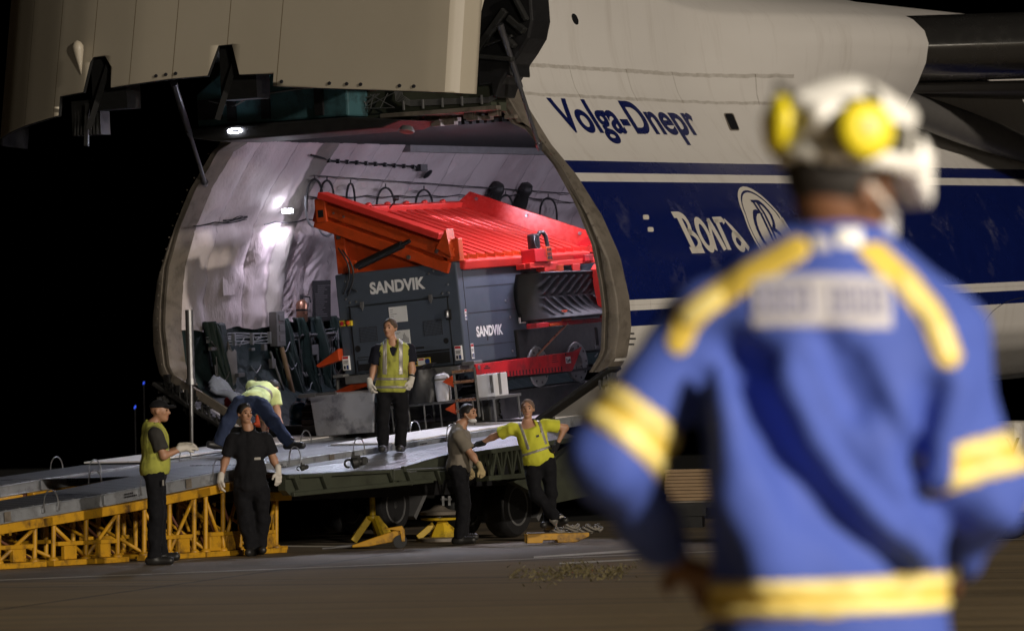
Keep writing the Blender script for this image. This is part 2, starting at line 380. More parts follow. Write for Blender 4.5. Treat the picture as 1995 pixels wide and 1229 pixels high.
def refine(bm, L=.11):
    for _ in range(5):
        bmesh.ops.triangulate(bm, faces=bm.faces[:]); es = [e for e in bm.edges if e.calc_length() > L]
        if not es: break
        bmesh.ops.subdivide_edges(bm, edges=es, cuts=1)
    bmesh.ops.triangulate(bm, faces=bm.faces[:])
def on_skin(u, w, eps=.006):
    e = .02; dv = (hullv(u, w + e) - hullv(u, w - e))/(2*e); nl = np.sqrt(1 + dv*dv)
    return np.stack([u, hullv(u, w) + eps/nl, w - eps*dv/nl], -1)
def skin_text(name, body, p0, p1, ptop, mat, off=.0, wide=1.0, label=None):
    bm = text_geo(body, 1, off); xsv = [v.co.x for v in bm.verts]; x0, x1 = min(xsv), max(xsv)
    bmc = text_geo('D', 1, off); cap = max(v.co.y for v in bmc.verts); bmc.free()
    refine(bm); (u0, w0), (u1, w1) = p0, p1; hgt = ptop
    def fx(V):
        t = (V[:, 0] - x0)/(x1 - x0); u = u0 + (u1 - u0)*t; w = w0 + (w1 - w0)*t + V[:, 1]/cap*hgt
        return on_skin(u, w)
    V, Fc = bm_geo(bm, fx); mb = MB(AF); mb.add(V, Fc); return mb.build(name, mat, plane, label=label, norm=False)
p0 = hullpt(1108, 256); p1 = hullpt(1374, 271); pt = hullpt(1058, 191)
u0 = hullpt(1060, 191)[0] + .05
skin_text('lettering', 'Volga-Dnepr', (u0, p0[1]), (p1[0], p0[1] + .02), pt[1] - p0[1], M['blue'], .026)
white_let = pm('cream_lettering', (.64, .60, .53), .45, var=.06)
def ribbon(mb, pts, wd, eps=.006, closed=False):     # painted stroke; pts (u,w), wd width(s)
    P = np.asarray(pts, float); wd = np.full(len(P), wd) if np.isscalar(wd) else np.asarray(wd, float)
    t = np.linspace(0, len(P) - 1, (len(P) - 1)*5 + 1); i = np.arange(len(P))
    P = np.stack([np.interp(t, i, P[:, 0]), np.interp(t, i, P[:, 1])], 1); wd = np.interp(t, i, wd)
    T = np.gradient(P, axis=0); T /= np.linalg.norm(T, axis=1)[:, None]; N = np.stack([-T[:, 1], T[:, 0]], 1)
    V = []
    for s in (-1, 1):
        q = P + N*(s*wd/2)[:, None]; V.append(on_skin(q[:, 0], q[:, 1], eps))
    m = len(P); mb.add(np.vstack(V), [(k, k+1, m+k+1, m+k) for k in range(m-1)])
def arc(c, rx, ry, a0, a1, n=18):
    a = np.radians(np.linspace(a0, a1, n)); return np.stack([c[0] + rx*np.cos(a), c[1] + ry*np.sin(a)], 1)
b0 = hullpt(1345, 489); b1 = hullpt(1460, 489); bt = hullpt(1318, 418)
lw, lh = b1[0] - b0[0], bt[1] - b0[1]
def LT(x, y): return (b0[0] + lw*x, b0[1] + lh*y)
lt = MB(AF)
def stroke(pts, w): ribbon(lt, [LT(*p) for p in pts], [lw*k for k in w] if not np.isscalar(w) else lw*w)
stroke([(.07, 0), (.06, .5), (.05, 1)], .075); stroke([(-.03, .985), (.1, .985)], .05); stroke([(0, .015), (.22, .015)], .05)       # letter B
ribbon(lt, [LT(*p) for p in np.vstack([arc((.09, .73), .07, .25, 90, -60, 9), arc((.08, .27), .13, .26, 80, -90, 12)])], lw*.05)
ribbon(lt, [LT(*p) for p in arc((.345, .43), .075, .40, 0, 360, 26)], lw*.055)
stroke([(.43, .0), (.475, .5), (.53, .86)], .04); stroke([(.52, .86), (.555, .5), (.585, 0)], .065)
stroke([(.66, 0), (.66, .5), (.655, .86)], .065); stroke([(.61, .84), (.76, .85), (.775, .74)], .045)
ribbon(lt, [LT(*p) for p in arc((.875, .22), .06, .21, 20, 340, 16)], lw*.05); stroke([(.80, .86), (.87, .6), (.95, .25), (1.0, 0)], [lw and .02, .05, .065, .06])
stroke([(1.78, .0), (1.80, .5), (1.83, .86)], .05); stroke([(1.83, .86), (1.88, .4), (1.93, 0)], .06); stroke([(1.74, .0), (1.97, .0)], .05)
ec = hullpt(1498, 450)
mb = lt; ribbon(mb, arc(ec, .60, .62, 0, 360, 40), .055)
lt.build('cyrillic_lettering', white_let, plane, norm=False)
mb = MB(AF); nn = 40; rr = np.linspace(0.02, .545, 8); V = []
for r in rr:
    q = arc(ec, r, r*1.03, 0, 360, nn + 1)[:-1]; V.append(on_skin(q[:, 0], q[:, 1], .004))
mb.grid(np.array(V), len(rr), nn, wrap=True); mb.build('emblem_disc', white_let, plane, norm=False)
mb = MB(AF); e = lambda x, y: (ec[0] + x, ec[1] + y)                   # monogram
ribbon(mb, arc(e(-.10, -.02), .25, .30, 60, 300, 16), [.02, .04, .06, .07, .075, .075, .075, .075, .075, .075, .075, .07, .06, .05, .04, .02], .009)
for x in (-.02, .09): ribbon(mb, [e(x, .42), e(x + .01, 0), e(x, -.42)], .06, .009)
ribbon(mb, [e(-.08, .43), e(.12, .43)], .035, .009); ribbon(mb, [e(-.08, -.42), e(.16, -.42)], .04, .009)
ribbon(mb, np.vstack([arc(e(.12, .22), .16, .2, 90, -70, 8), arc(e(.12, -.2), .24, .22, 80, -90, 10)]), .065, .009)
mb.build('emblem_monogram', M['blue'], plane, norm=False)

# small skin items
def skin_plate(name, pxs, mat, eps=.008, thick=True):
    q = np.array([hullpt(*p) for p in pxs]); c = q.mean(0); V = np.vstack([on_skin(q[:, 0], q[:, 1], eps), on_skin(q[:, 0]*.999 + c[0]*.001, q[:, 1], -.03)])
    k = len(q); mb = MB(AF); mb.add(V, [tuple(range(k))] + [(i, (i+1) % k, k+(i+1) % k, k+i) for i in range(k)]); return mb.build(name, mat, plane)
def rrect(x0, y0, x1, y1, sl=0, r=3):                # slanted round-cornered window outline in px
    out = []
    for cx, cy, a in ((x1-r, y0+r, -90), (x1-r, y1-r, 0), (x0+r, y1-r, 90), (x0+r, y0+r, 180)):
        for t in (0, 45, 90):
            yy = cy + r*math.sin(R(a+t)); out.append((cx + r*math.cos(R(a+t)) + sl*(yy-y0)/(y1-y0), yy))
    return out
fr = skin_plate('window', rrect(1409, 221, 1428, 255, 13), M['ring'], .006); skin_plate('window_pane', rrect(1411, 223, 1426, 253, 13), M['glass'], .012)
skin_plate('window_pane', [(1120 + 5.5*math.cos(t) + 3.5*math.sin(t), 38 + 11*math.sin(t)) for t in np.linspace(0, 6.283, 15)[:-1]], M['glass'], .008)
skin_plate('access_panel', rrect(1741, 103, 1769, 121, -2, 5), M['glass'], .01)
for x, y in ((1252, 419), (1261, 443)): skin_plate('skin_placard', rrect(x, y, x + 11, y + 9, 1, 2), white_let, .007)
for x, y in ((1222, 648), (1222, 669), (1225, 658)): skin_plate('skin_placard', rrect(x, y, x + 13, y + 3, 0, 1), M['ink'], .007)
# drooping thin access-door outline near the tail side
mb = MB(AF); q = [hullpt(1905 + 95*(1 - math.cos(t)), 672 - 92*math.sin(t)) for t in np.linspace(.2, 1.5, 12)]
ribbon(mb, q, .012, .006); mb.build('door_seam', M['ink'], plane, norm=False)

# door frame ring of the open nose
IW = np.array([1.45, 1.62, 2.0, 2.4, 2.95, 3.3, 3.8, 4.35, 4.85, 5.3, 5.52]); IV = np.array([1.9, 2.4, 3.12, 3.42, 3.47, 3.44, 3.36, 3.14, 2.86, 2.50, 2.32])
def insv(w): return np.interp(w, IW, IV)
rw = np.linspace(2.15, 5.95, 40)
for side, nm in ((1, 'port'), (-1, 'starboard')):
    V = []
    for w in rw:
        vo = float(hullv(0, w)) + .012; vi = float(insv(min(w, 5.52))) if w < 5.4 else vo - .2 - .1*(w - 5.4)
        V.append([(.30, side*vo, w), (-.03, side*vo, w), (-.05, side*(vo - .03), w), (-.05, side*(vi + .10), w), (-.02, side*(vi + .09), w), (-.02, side*(vi + .05), w), (-.05, side*(vi + .04), w), (-.05, side*vi, w), (.02, side*(vi - .015), w), (.32, side*(vi - .015), w)])
    mb = MB(AF); mb.grid(np.array(V), len(rw), 10); 
    for w in np.arange(2.3, 5.4, .16):
        vi = float(insv(w)) + .14; mb.box((-.055, side*vi, w), (.012, .018, .018))
    mb.build('door_frame', M['ring'], plane, smooth=True, angle=35)
# bottom sill of the frame with its latches and pipes
mb = MB(AF)
mb.bar((-.05, -3.62, 2.2), (-.05, -2.5, 1.56), .35, .05); mb.bar((-.05, 3.62, 2.2), (-.05, 2.5, 1.56), .35, .05)
mb.b2((-.1, -2.5, 1.36), (.3, 2.5, 1.56)); mb.build('lower_frame', M['darkfr'], plane, bevel=.01)
mb = MB(AF); mb.bar((-.06, -3.38, 2.27), (-.12, -2.2, 1.62), .05, .11); mb.build('frame_strip', M['ring'], plane)
mb = MB(AF)
for k in range(46):
    t = rng.random(); v = -3.5 + 1.05*t + .1*rng.random(); w = 2.26 - .62*t + .02 - .3*rng.random()*.9
    mb.box((-.12 + .1*rng.random(), v, w), (.08, .02 + .05*rng.random(), .03 + .14*rng.random()))
for k in range(9):
    v = -3.45 + k*.12; w = 2.2 - k*.066; mb.path([(-.15, v, w), (-.18, v + .03, w - .1), (-.15, v + .07, w - .16), (-.12, v + .12, w - .1)], .009, 6)
mb.build('latch_gear', M['darkfr'], plane)
mb = MB(AF)
for s in (-1, 1):
    for k in range(22):
        w = 2.18 - .22*rng.random(); v = s*(3.38 + .24*rng.random()); mb.box((-.08 + .06*rng.random(), v, w), (.1, .02 + .05*rng.random(), .02 + .09*rng.random()))
mb.each('frame_lug', M['dull'], plane)

# hold interior: quilted starboard lining, dark lower wall, ceiling, floor, far wall
def lining(side):
    uu = np.linspace(.3, 18, 320 if side < 0 else 60); ww = np.concatenate([np.linspace(2.93, 5.52, 74)])
    U2, W2 = np.meshgrid(uu, ww, indexing='ij'); v = insv(W2)
    seams = np.array([.3, .84, 1.80, 2.35, 2.78, 3.35, 3.95, 4.7, 5.5, 6.3, 7.1, 7.9, 8.7, 9.5, 10.3, 11.1, 11.9, 12.7, 13.5, 14.3, 15.1, 15.9, 16.7, 18])
    k = np.clip(np.searchsorted(seams, U2, side='right') - 1, 0, len(seams) - 2); t = (U2 - seams[k])/(seams[k+1] - seams[k]); wid = seams[k+1] - seams[k]
    puff = .105*np.sqrt(np.clip(np.sin(math.pi*t), 0, 1))*np.minimum(1, wid/.6)
    rope = np.abs(W2 - 4.42); puff *= .35 + .65*smooth01(rope, 0, .22)
    P3 = np.stack([U2*3, W2*3, np.full_like(U2, side)], -1)
    wr = .032*vnoise(P3*1.3, 3) + .018*vnoise(P3*np.array([3.5, 1.2, 1]), 5)
    # gathered puckers fanning out of each seam
    fan = np.sin((W2*1.0 + np.abs(t - .5)*wid*1.3)*34 + 3*vnoise(P3*.8, 9))
    amp = .008 + .024*((U2 > 2.78) & (U2 < 4.0)) * smooth01(4.6 - W2, 0, .4) + .006*smooth01(.5 - rope, 0, .5)
    wr += amp*fan*np.abs(np.cos(math.pi*t))**.5
    rib = ((U2 > 2.3) & (U2 < 2.8))*(.10*np.sin(np.clip((U2 - 2.3)/.5, 0, 1)*math.pi)**.6)
    hem = .05*vnoise(np.stack([U2*2.5, W2*0, U2*0], -1), 4)*smooth01(3.4 - W2, 0, .4)
    v = v - puff - wr - rib*1.0
    W3 = W2 + hem
    mb = MB(AF); mb.grid(np.stack([U2, side*v, W3], -1), *U2.shape); return mb
def quilt_mat():
    m, nt, b = mat0('white_quilt'); x, y, z = xyz(nt)
    n1 = noise(nt, 1.2, 5, coords(nt)); n2 = noise(nt, 9, 5, coords(nt, (1, 1, .5)))
    k = mix(nt, n1, (.50, .44, .45), (.68, .62, .62))
    tint = noise(nt, .9, 1, coords(nt, (1.15, .0, .12)), .3); k = mix(nt, ((tint - .42)*4.).clamp()*.55, k, (.36, .29, .30))
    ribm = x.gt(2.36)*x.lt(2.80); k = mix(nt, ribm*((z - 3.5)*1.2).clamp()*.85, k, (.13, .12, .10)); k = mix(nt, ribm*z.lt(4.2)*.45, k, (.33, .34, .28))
    pt = ((x*.22 + z).op('FRACT') - .5).abs()
    sn = None
    for q in (.84, 1.80, 2.36, 2.80, 3.35, 3.95, 4.7, 5.5, 6.3, 7.1, 7.9, 8.7, 9.5, 10.3, 11.1, 11.9, 12.7, 13.5, 14.3):
        e_ = (x - q).abs().lt(.012); sn = e_ if sn is None else sn + e_
    k = mix(nt, sn.clamp()*.5, k, (.16, .13, .14))
    gr = ((noise(nt, 2.4, 8, coords(nt), .7) - .56)*5).clamp()*.5; k = mix(nt, gr, k, (.26, .22, .22))
    nt.links.new(k.k, b.inputs['Base Color']); b.inputs['Roughness'].default_value = .55
    bump(nt, b, n2 + noise(nt, 30, 3, coords(nt, (1, 1, .3)))*.4, .55, .03); return m
Q = quilt_mat()
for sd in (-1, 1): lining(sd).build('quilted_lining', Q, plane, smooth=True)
def lowwall(side):
    uu = np.linspace(.3, 18, 260 if side < 0 else 40); ww = np.linspace(1.5, 3.0, 26); U2, W2 = np.meshgrid(uu, ww, indexing='ij')
    P3 = np.stack([U2, W2*.35, U2*0], -1); fold = .10*np.abs(vnoise(P3*3.2, 1)) + .05*vnoise(P3*8, 2) + .03*vnoise(np.stack([U2*6, W2*5, U2*0], -1), 6)
    v = insv(W2) + .02 - fold*(.4 + .6*smooth01(2.9 - W2, 0, .8)); mb = MB(AF); mb.grid(np.stack([U2, side*v, W2], -1), *U2.shape); return mb
for sd in (-1, 1): lowwall(sd).build('lower_wall_cover', M['cloth'], plane, smooth=True)
mb = MB(AF)
for u, a in ((2.62, 0.22), (3.35, .1), (4.05, .1), (1.0, .16), (4.75, .1)):
    mb.prism([(u - a*.6, -3.22, 3.0), (u + a*.6, -3.22, 3.0), (u + a*1.3, -3.05, 1.5), (u - a*.4, -3.05, 1.5)], (0, -.2, 0))
mb.each('wall_frame_cover', M['cloth'], plane, bevel=.04)
def drape(name, uc, wd, seed, v0=-3.34, v1=-3.02):
    W3 = np.linspace(3.02, 1.55, 40); T3 = np.linspace(-1, 1, 26); V = []
    for w in W3:
        f_ = (3.02 - w)/1.47; row = []
        for t in T3:
            p_ = np.array([t*2.6 + seed*7, w*1.3, seed*3.]); n_ = .10*vnoise(p_*np.array([1.6, .8, 1]), seed) + .05*vnoise(p_*np.array([3.6, 1.6, 1]), seed + 5); n_ = n_ + .045*math.sin(t*7.5 + 2.5*float(vnoise(np.array([w*1.1, seed*2., 0.]), 8))); wd_ = wd*(1 + .5*vnoise(np.array([w*1.7, seed*3., t*.4]), 3))
            row.append((uc + t*wd_*(.55 + .6*f_) + .16*f_, v0 + (v1 - v0)*f_ - n_ + .10*(1 - t*t), w))
        V.append(row)
    mb = MB(AF); mb.grid(np.array(V), 40, 26); o = mb.build(name, TEALC, plane, smooth=True); s_ = o.modifiers.new('thick', 'SOLIDIFY'); s_.thickness = .02
TEALC = pm('teal_canvas', (.014, .034, .028), .6, var=.5, vs=6, bmp=.35, bs_=16, bd=.02)
for k, (uc, wd) in enumerate(((.70, .07), (2.56, .22), (2.98, .09), (3.40, .06), (3.98, .09), (4.5, .08))): drape('frame_drape', uc, wd, k + 1)
r3 = random.Random(11)
for k in range(46):                                   # small fittings all over the dark lower wall
    u = .5 + 4.2*r3.random(); w = 1.75 + 1.1*r3.random(); mb = MB(AF); q = r3.random(); v_ = -(float(insv(w)) - .30)
    if q < .4: mb.box((u, v_, w), (.05 + .14*r3.random(), .06, .03 + .12*r3.random()))
    elif q < .7: mb.tube((u, v_, w), (u + .03*r3.random(), v_ + .02, w - .2 - .35*r3.random()), .008 + .008*r3.random(), n=6)
    else: mb.path([(u + .25*t, v_ + .02, w - .10*math.sin(3.1*t) + .06*t*r3.random()) for t in np.linspace(0, 1, 9)], .008, 5)
    mb.build('wall_fitting', M['dull'] if q < .8 else M['palecable'], plane, bevel=.006 if q < .4 else 0)
mb = MB(AF); mb.b2((-.0, -2.2, 1.42), (18, 2.2, 1.54)); mb.build('hold_floor', M['darkfr'], plane)
mb = MB(AF)
for v in np.arange(-2.3, 2.31, .115): mb.b2((.1, v, 5.50), (17, v + .05, 5.56))
for u in np.arange(.3, 17, .9): mb.b2((u, -2.15, 5.56), (u + .08, 2.15, 5.62))
mb.build('hold_ceiling', M['matt'], plane)
mb = MB(AF); mb.b2((.1, -2.15, 5.64), (18, 2.15, 5.7)); mb.build('ceiling_deck', M['matt'], plane)
mb = MB(AF); mb.b2((4.6, -2.33, 5.40), (14, -2.18, 5.50)); mb.build('ceiling_rail', M['dull'], plane)
mb = MB(AF); mb.b2((18, -3.4, 1.5), (18.1, 3.4, 5.6)); mb.build('hold_end_wall', pm('pale_end_wall', (.55, .56, .6), .6), plane)
# two dark ducts on the far upper wall
for u in (7.9, 8.8):
    mb = MB(AF); w = np.linspace(4.05, 4.95, 12); mb.path([(u + .25*(5 - x), -insv(x) + .17, x) for x in w], [.11 + .018*math.sin(9*k) for k in range(12)], 12)
    mb.build('air_duct', M['darkfr'], plane, smooth=True)
# wall ropes, bungee loops and cable runs
def wl(u, w, o=.14): return (u, -(float(insv(w)) - o), w)
def wpt(x, y, o=.14):                                # photograph measurement -> point just inside the starboard lining
    v = -3.2
    for _ in range(15): P = inv(AF, onpl(x, y, VV, AF(0, v, 0))); v = -(float(insv(P[2])) - o)
    return np.array([P[0], v, P[2]])
mb = MB(AF)
for x0, y0, x1, y1 in ((378, 437, 480, 427), (515, 434, 610, 426), (600, 382, 1010, 378), (1010, 380, 1120, 392)):
    mb.path([wpt(x0 + (x1 - x0)*t, y0 + (y1 - y0)*t + 4*abs(math.sin((x0 + (x1 - x0)*t)/19)), .17) for t in np.linspace(0, 1, 40)], .009, 6)
for k in range(4): mb.path([wpt(x, y + 1.5*k*math.sin(x/9 + k), .17) for x, y in zip(np.linspace(435, 482, 12), np.linspace(430, 424, 12))], .007, 6)
mb.path([wpt(x, y, .15) for x, y in zip(np.linspace(606, 822, 30), np.r_[np.linspace(302, 313, 6), np.linspace(314, 326, 24)])], .016, 6)
for x in np.linspace(640, 805, 10): mb.box(wpt(x, 313 + (x - 640)*.075, .16), (.03, .05, .065))
mb.box(wpt(822, 327, .15), (.2, .08, .1)); mb.lathe(wpt(832, 338, .13), (0, .6, -.6), [(.05, 0), (.09, .02), (.04, .03)], 14)
mb.path([wpt(x, y, .2) for x, y in zip(np.linspace(612, 1120, 30), np.linspace(342, 378, 30))], .008, 5)
mb.build('wall_rope', M['cable'], plane)
for px, yt, wd, ht, dn in ((613, 350, 32, 62, 0), (637, 352, 28, 60, 0), (683, 358, 17, 55, 0), (751, 366, 36, 60, 0), (826, 370, 36, 60, 0), (985, 380, 30, 50, 0), (1068, 386, 34, 50, 0), (613, 382, 36, 60, 1), (637, 402, 38, 58, 1)):
    mb = MB(AF); t = np.linspace(0, math.pi, 18)
    if not dn: mb.path([wpt(px - wd/2*math.cos(x), yt + ht - ht*math.sin(x)**.6, .26) for x in t], .017, 6); mb.tube(wpt(px, yt, .26), wpt(px, yt - 8, .22), .01)
    else: mb.path([wpt(px - wd/2*math.cos(x), yt + ht*math.sin(x)**.6, .34) for x in t], .017, 6)
    mb.build('hanging_loop', M['palecable'] if dn else M['cable'], plane)
mb = MB(AF)
for k in range(7):
    y = 2.70 + k*.018; mb.path([wl(u, y + .02*math.sin(u*2 + k) + .03*vnoise(np.array([u*1.5, k, 0.])), .22) for u in np.linspace(.6, 5, 46)], .007, 5)
for u in np.linspace(.8, 4.9, 10): mb.box(wl(u, 2.75, .24), (.03, .05, .17))
mb.build('cable_run', M['palecable'], plane)
mb = MB(AF); mb.b2((2.2, -3.23, 2.62), (2.42, -3.1, 3.12))
for w in (2.68, 2.83, 2.98): mb.b2((2.25, -3.10, w), (2.38, -3.085, w + .10))
mb.build('wall_box', M['dull'], plane, bevel=.01)
mb = MB(AF); mb.prism([(3.45, -3.27, 3.55), (3.92, -3.27, 3.55), (3.92, -3.30, 2.95), (3.45, -3.30, 2.95)], (0, .02, 0)); pl = mb.build('wall_placard', M['black'], plane)
mb = MB(AF)
for k in range(17):
    w = 3.47 - k*.03; a = 3.49 if k > 3 else 3.56; mb.b2((a, -3.252 - .0005*k, w), (a + .12 + .24*rng.random(), -3.243 - .0005*k, w + .010))
mb.build('placard_text', M['dull'], pl)
mb = MB(AF)
for c, d_ in (((.55, -3.33, 3.75), (.22, .02, .45)), ((1.3, -3.30, 3.55), (.3, .02, .35)), ((.73, -3.3, 3.9), (.06, .03, .28))): mb.box(c, d_)
mb.each('lining_patch', Q, plane, bevel=.01)
# work lamps of the hold
LC = (.87, .80, 1.0)
mb = MB(AF); c = wpt(560, 411, .30); mb.box(c, (.20, .06, .06)); c = wpt(561, 428, .27); lm = mb.build('wall_lamp', M['lamp'], plane)
lamp('wall_lamp_light', 'SPOT', AF(c), 80, LC, AF(wpt(538, 690, .12)), spot_size=R(140), spot_blend=.6, shadow_soft_size=.04)
for u, pw in ((1.0, 90), (3.0, 90), (6.5, 75), (11.0, 70)):
    mb = MB(AF); mb.b2((u - .3, 2.30, 5.12), (u + .3, 2.42, 5.20)); mb.build('ceiling_lamp', M['lampsoft'], plane)
    c = AF(u, 2.2, 5.08); l = lamp('ceiling_lamp_light', 'AREA', c, pw, LC, AF(u - (1.2 if u < 2 else .4), .3, 1.6), shape='RECTANGLE', size=.7, size_y=.25)

# ------------------------------------------------------------------ raised nose visor
VU = -4.2
def vis(v, w, du=0): return (VU + .2*(w - 5.6) + du, v, w)
vw = np.concatenate([np.linspace(5.5, 6.6, 45), np.linspace(6.8, 12.7, 16)])
def vsec():                                           # plan section of the visor from port rim round the belly to starboard
    return [(3.86, .42), (3.80, .14), (3.70, .03), (3.45, .0), (2.6, -.03), (1.27, -.05), (.3, -.06), (-.8, -.06), (-1.7, .05), (-2.3, .2), (-2.9, .46), (-3.4, .8), (-3.9, 1.25), (-4.4, 1.9), (-4.6, 2.7)]
sec = np.array(vsec()); ss = np.linspace(0, len(sec) - 1, 70); sec = np.stack([np.interp(ss, range(len(sec)), sec[:, i]) for i in (0, 1)], 1)
def rim(v):
    w = 5.657 + .097*(3.7 - v)
    if v < 1.27: w = 6.05 + .04*min(1, (1.27 - v)/.9) - .05*max(0, -.3 - v)
    if v < -2.15: w = 5.75 - .10*(-2.15 - v)
    for c in (.52, -1.47):
        x = abs(v - c)
        if x < .24: w = (6.46 if x < .10 else 6.46 - (x - .10)/.14*.17)
    return w
svs = np.unique(np.concatenate([sec[:, 0], [1.27, 1.268, .76, .761, .28, .279, .42, .62, -1.23, -1.229, -1.71, -1.711, -1.37, -1.57, -2.15, -2.151]]))[::-1]
sdu = np.interp(-svs, -sec[:, 0], sec[:, 1])
V = []
for v, du in zip(svs, sdu):
    w0 = rim(v); V.append([vis(v, max(w0, w), du) for w in vw])
def visor_mat():
    m, nt, b = mat0('visor_paint'); x, y, z = xyz(nt)
    big = noise(nt, .9, 6, coords(nt)); k = mix(nt, big, (.44, .39, .30), (.51, .46, .365)); sn = None
    for q, s_ in ((-1.30, .02), (-.52, .02), (.28, .02), (.95, .02), (1.62, .02), (2.25, .015), (2.9, .01)):
        e_ = ((y + z*s_ - .1) - q).abs().lt(.007); sn = e_ if sn is None else sn + e_
    k = mix(nt, sn.clamp()*.8, k, (.16, .12, .07)); spots = ((noise(nt, 3.2, 6, coords(nt, (1, 1, .7)), .75) - .66)*10).clamp()*.3
    k = mix(nt, spots, k, (.22, .18, .12))
    nt.links.new(k.k, b.inputs['Base Color']); b.inputs['Roughness'].default_value = .45; return m
VM = visor_mat()
mb = MB(AF); mb.grid(np.array(V), len(svs), len(vw)); o = mb.build('nose_visor', VM, plane, norm=False)
bm = bmesh.new(); bm.from_mesh(o.data); bmesh.ops.remove_doubles(bm, verts=bm.verts, dist=.0004); bmesh.ops.dissolve_degenerate(bm, edges=bm.edges, dist=.0004); bmesh.ops.recalc_face_normals(bm, faces=bm.faces); bm.to_mesh(o.data); bm.free()
o.data.polygons.foreach_set('use_smooth', [True]*len(o.data.polygons)); o.data.set_sharp_from_angle(angle=R(25))
o.data.materials.append(M['matt']); sd = o.modifiers.new('skin', 'SOLIDIFY'); sd.thickness = .05; sd.offset = 1; sd.material_offset = 1; sd.material_offset_rim = 1
# port cheek of the visor: bright facet whose rear rim slopes up to the hinge
mb = MB(AF); c0 = np.array(vis(3.86, 5.70, .42)); 
mb.prism([vis(3.72, 5.69, .03), vis(3.80, 5.69, .22), (-3.25, 3.90, 7.2), (-1.6, 3.6, 10.5), (-1.4, 3.5, 12.6), vis(3.72, 12.6, .03)], (.02, -.05, 0)); mb.build('visor_cheek', VM, plane)
mb = MB(AF)
for v in (3.3, 3.1, 2.55, 2.35, 2.1, 1.4, -.2, -.35, -.5):
    p = np.array(vis(v, rim(v) + .07, np.interp(-v, -sec[:, 0], sec[:, 1]) - .055)); mb.lathe(p, (-1, 0, .2), [(.022, -.01), (.022, .012)], 10)
mb.each('rim_bolt', M['ink'], plane)
for v in (.52, -1.47):                               # black sheets paint the recess shade behind the notches, a strut before each
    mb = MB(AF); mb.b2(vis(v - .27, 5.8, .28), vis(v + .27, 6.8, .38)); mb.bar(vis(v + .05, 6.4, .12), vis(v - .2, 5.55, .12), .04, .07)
    mb.each('notch_backing', M['matt'], plane)
mb = MB(AF); mb.lathe(AF.o*0 + np.array(vis(-1.78, 6.62, -.1)), (0, .1, -1), [(.0, -.08), (.05, -.05), (.075, 0), (.07, .06), (.03, .24), (.005, .36)], 14); mb.build('drain_mast', VM, plane, smooth=True)
mb = MB(AF); mb.b2(vis(-2.2, 5.5, .5), vis(-1.75, 5.95, .62)); mb.bar(vis(-1.85, 5.9, .3), vis(-1.82, 5.35, .3), .05, .05)
for k in range(8): mb.bar(vis(-2.15 + .05*k, 5.9, .45), vis(-2.12 + .05*k, 5.5, .45), .02, .03)
mb.build('rim_latch', M['darkfr'], plane)
# inner faces of the visor, dark
mb = MB(AF); mb.b2((-3.2, -2.6, 6.5), (-.75, 2.1, 6.6)); mb.build('visor_inner_deck', M['black'], plane)
# bulkhead and underfloor hanging behind the visor rim
mb = MB(AF); mb.b2((-.5, -2.2, 5.62), (-.1, 2.2, 7.0)); mb.build('front_bulkhead', M['green'], plane)
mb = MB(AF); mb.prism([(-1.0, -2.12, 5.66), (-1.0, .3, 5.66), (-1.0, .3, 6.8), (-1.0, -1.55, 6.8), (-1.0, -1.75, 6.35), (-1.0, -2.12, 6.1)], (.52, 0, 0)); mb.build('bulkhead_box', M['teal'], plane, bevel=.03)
mb = MB(AF)
for v in (-1.6, -1.05, -.2): mb.b2((-1.04, v, 5.7), (-.99, v + .13, 6.8))
mb.b2((-1.03, -2.08, 5.75), (-.99, -1.7, 6.02)); mb.each('bulkhead_rib', M['black'], plane)
mb = MB(AF); mb.prism([(-1.15, -2.25, 5.64), (-1.15, .4, 5.64), (-1.15, 1.2, 5.55), (-1.15, .9, 5.46), (-1.15, -1.7, 5.44), (-1.15, -2.2, 5.52)], (1.1, 0, 0)); mb.build('bulkhead_fairing', M['darkfr'], plane, bevel=.03)
mb = MB(AF); t = np.linspace(0, 6.283, 25); mb.path([(-1.17 - .0*x, -1.40 + .11*math.cos(x), 5.565 + .028*math.sin(x)) for x in t], .009, 6); mb.build('ring_lamp', M['lamp'], plane)
lamp('ramp_lamp_light', 'SPOT', AF(-1.0, 1.2, 5.35), 620, (.80, .84, 1.0), AF(-3.6, 1.6, .9), spot_size=R(82), spot_blend=.7, shadow_soft_size=.25)
mb = MB(AF); mb.lathe((-1.0, 1.2, 5.46), (-.3, 0, -1), [(.08, 0), (.11, .05), (.10, .07), (.02, .075)], 16); mb.build('ramp_lamp', M['dull'], plane, smooth=True, angle=40)
lamp('ring_lamp_light', 'SPOT', AF(-1.3, -1.4, 5.5), 170, (.72, .80, 1.0), AF(-6.5, 1.2, .9), spot_size=R(110), spot_blend=.8, shadow_soft_size=.12)
mb = MB(AF)
for k in range(6): mb.path([(-.54, .75 + .02*k, 6.05), (-.56, .78 + .02*k, 5.84 + .014*k), (-.56, 1.0, 5.76 + .014*k), (-.56, 2.2, 5.73 + .012*k), (-.55, 2.32, 5.78 + .012*k)], .006, 5)
for k in range(9):
    a = rng.random(4); mb.path([(-.56, -.9 + 1.5*a[0], 6.0), (-.6, -.8 + 1.4*a[1], 5.8), (-.56, -.4 + 1.2*a[2], 5.75), (-.55, .2 + .6*a[3], 5.95)], .007, 5)
for v in np.linspace(.9, 2.1, 5): mb.box((-.57, v, 5.77), (.03, .02, .12))
mb.path([(-1.02, -1.9, 6.0), (-1.03, -1.5, 5.9), (-1.02, -1.2, 6.02), (-1.02, -.6, 6.06), (-1.02, .2, 6.08)], .012, 6)
mb.build('bulkhead_cable', M['dull'], plane)
mb = MB(AF); mb.b2((-.62, .55, 5.62), (-.5, 2.35, 5.68)); mb.build('bulkhead_beam', M['ring'], plane, bevel=.01)
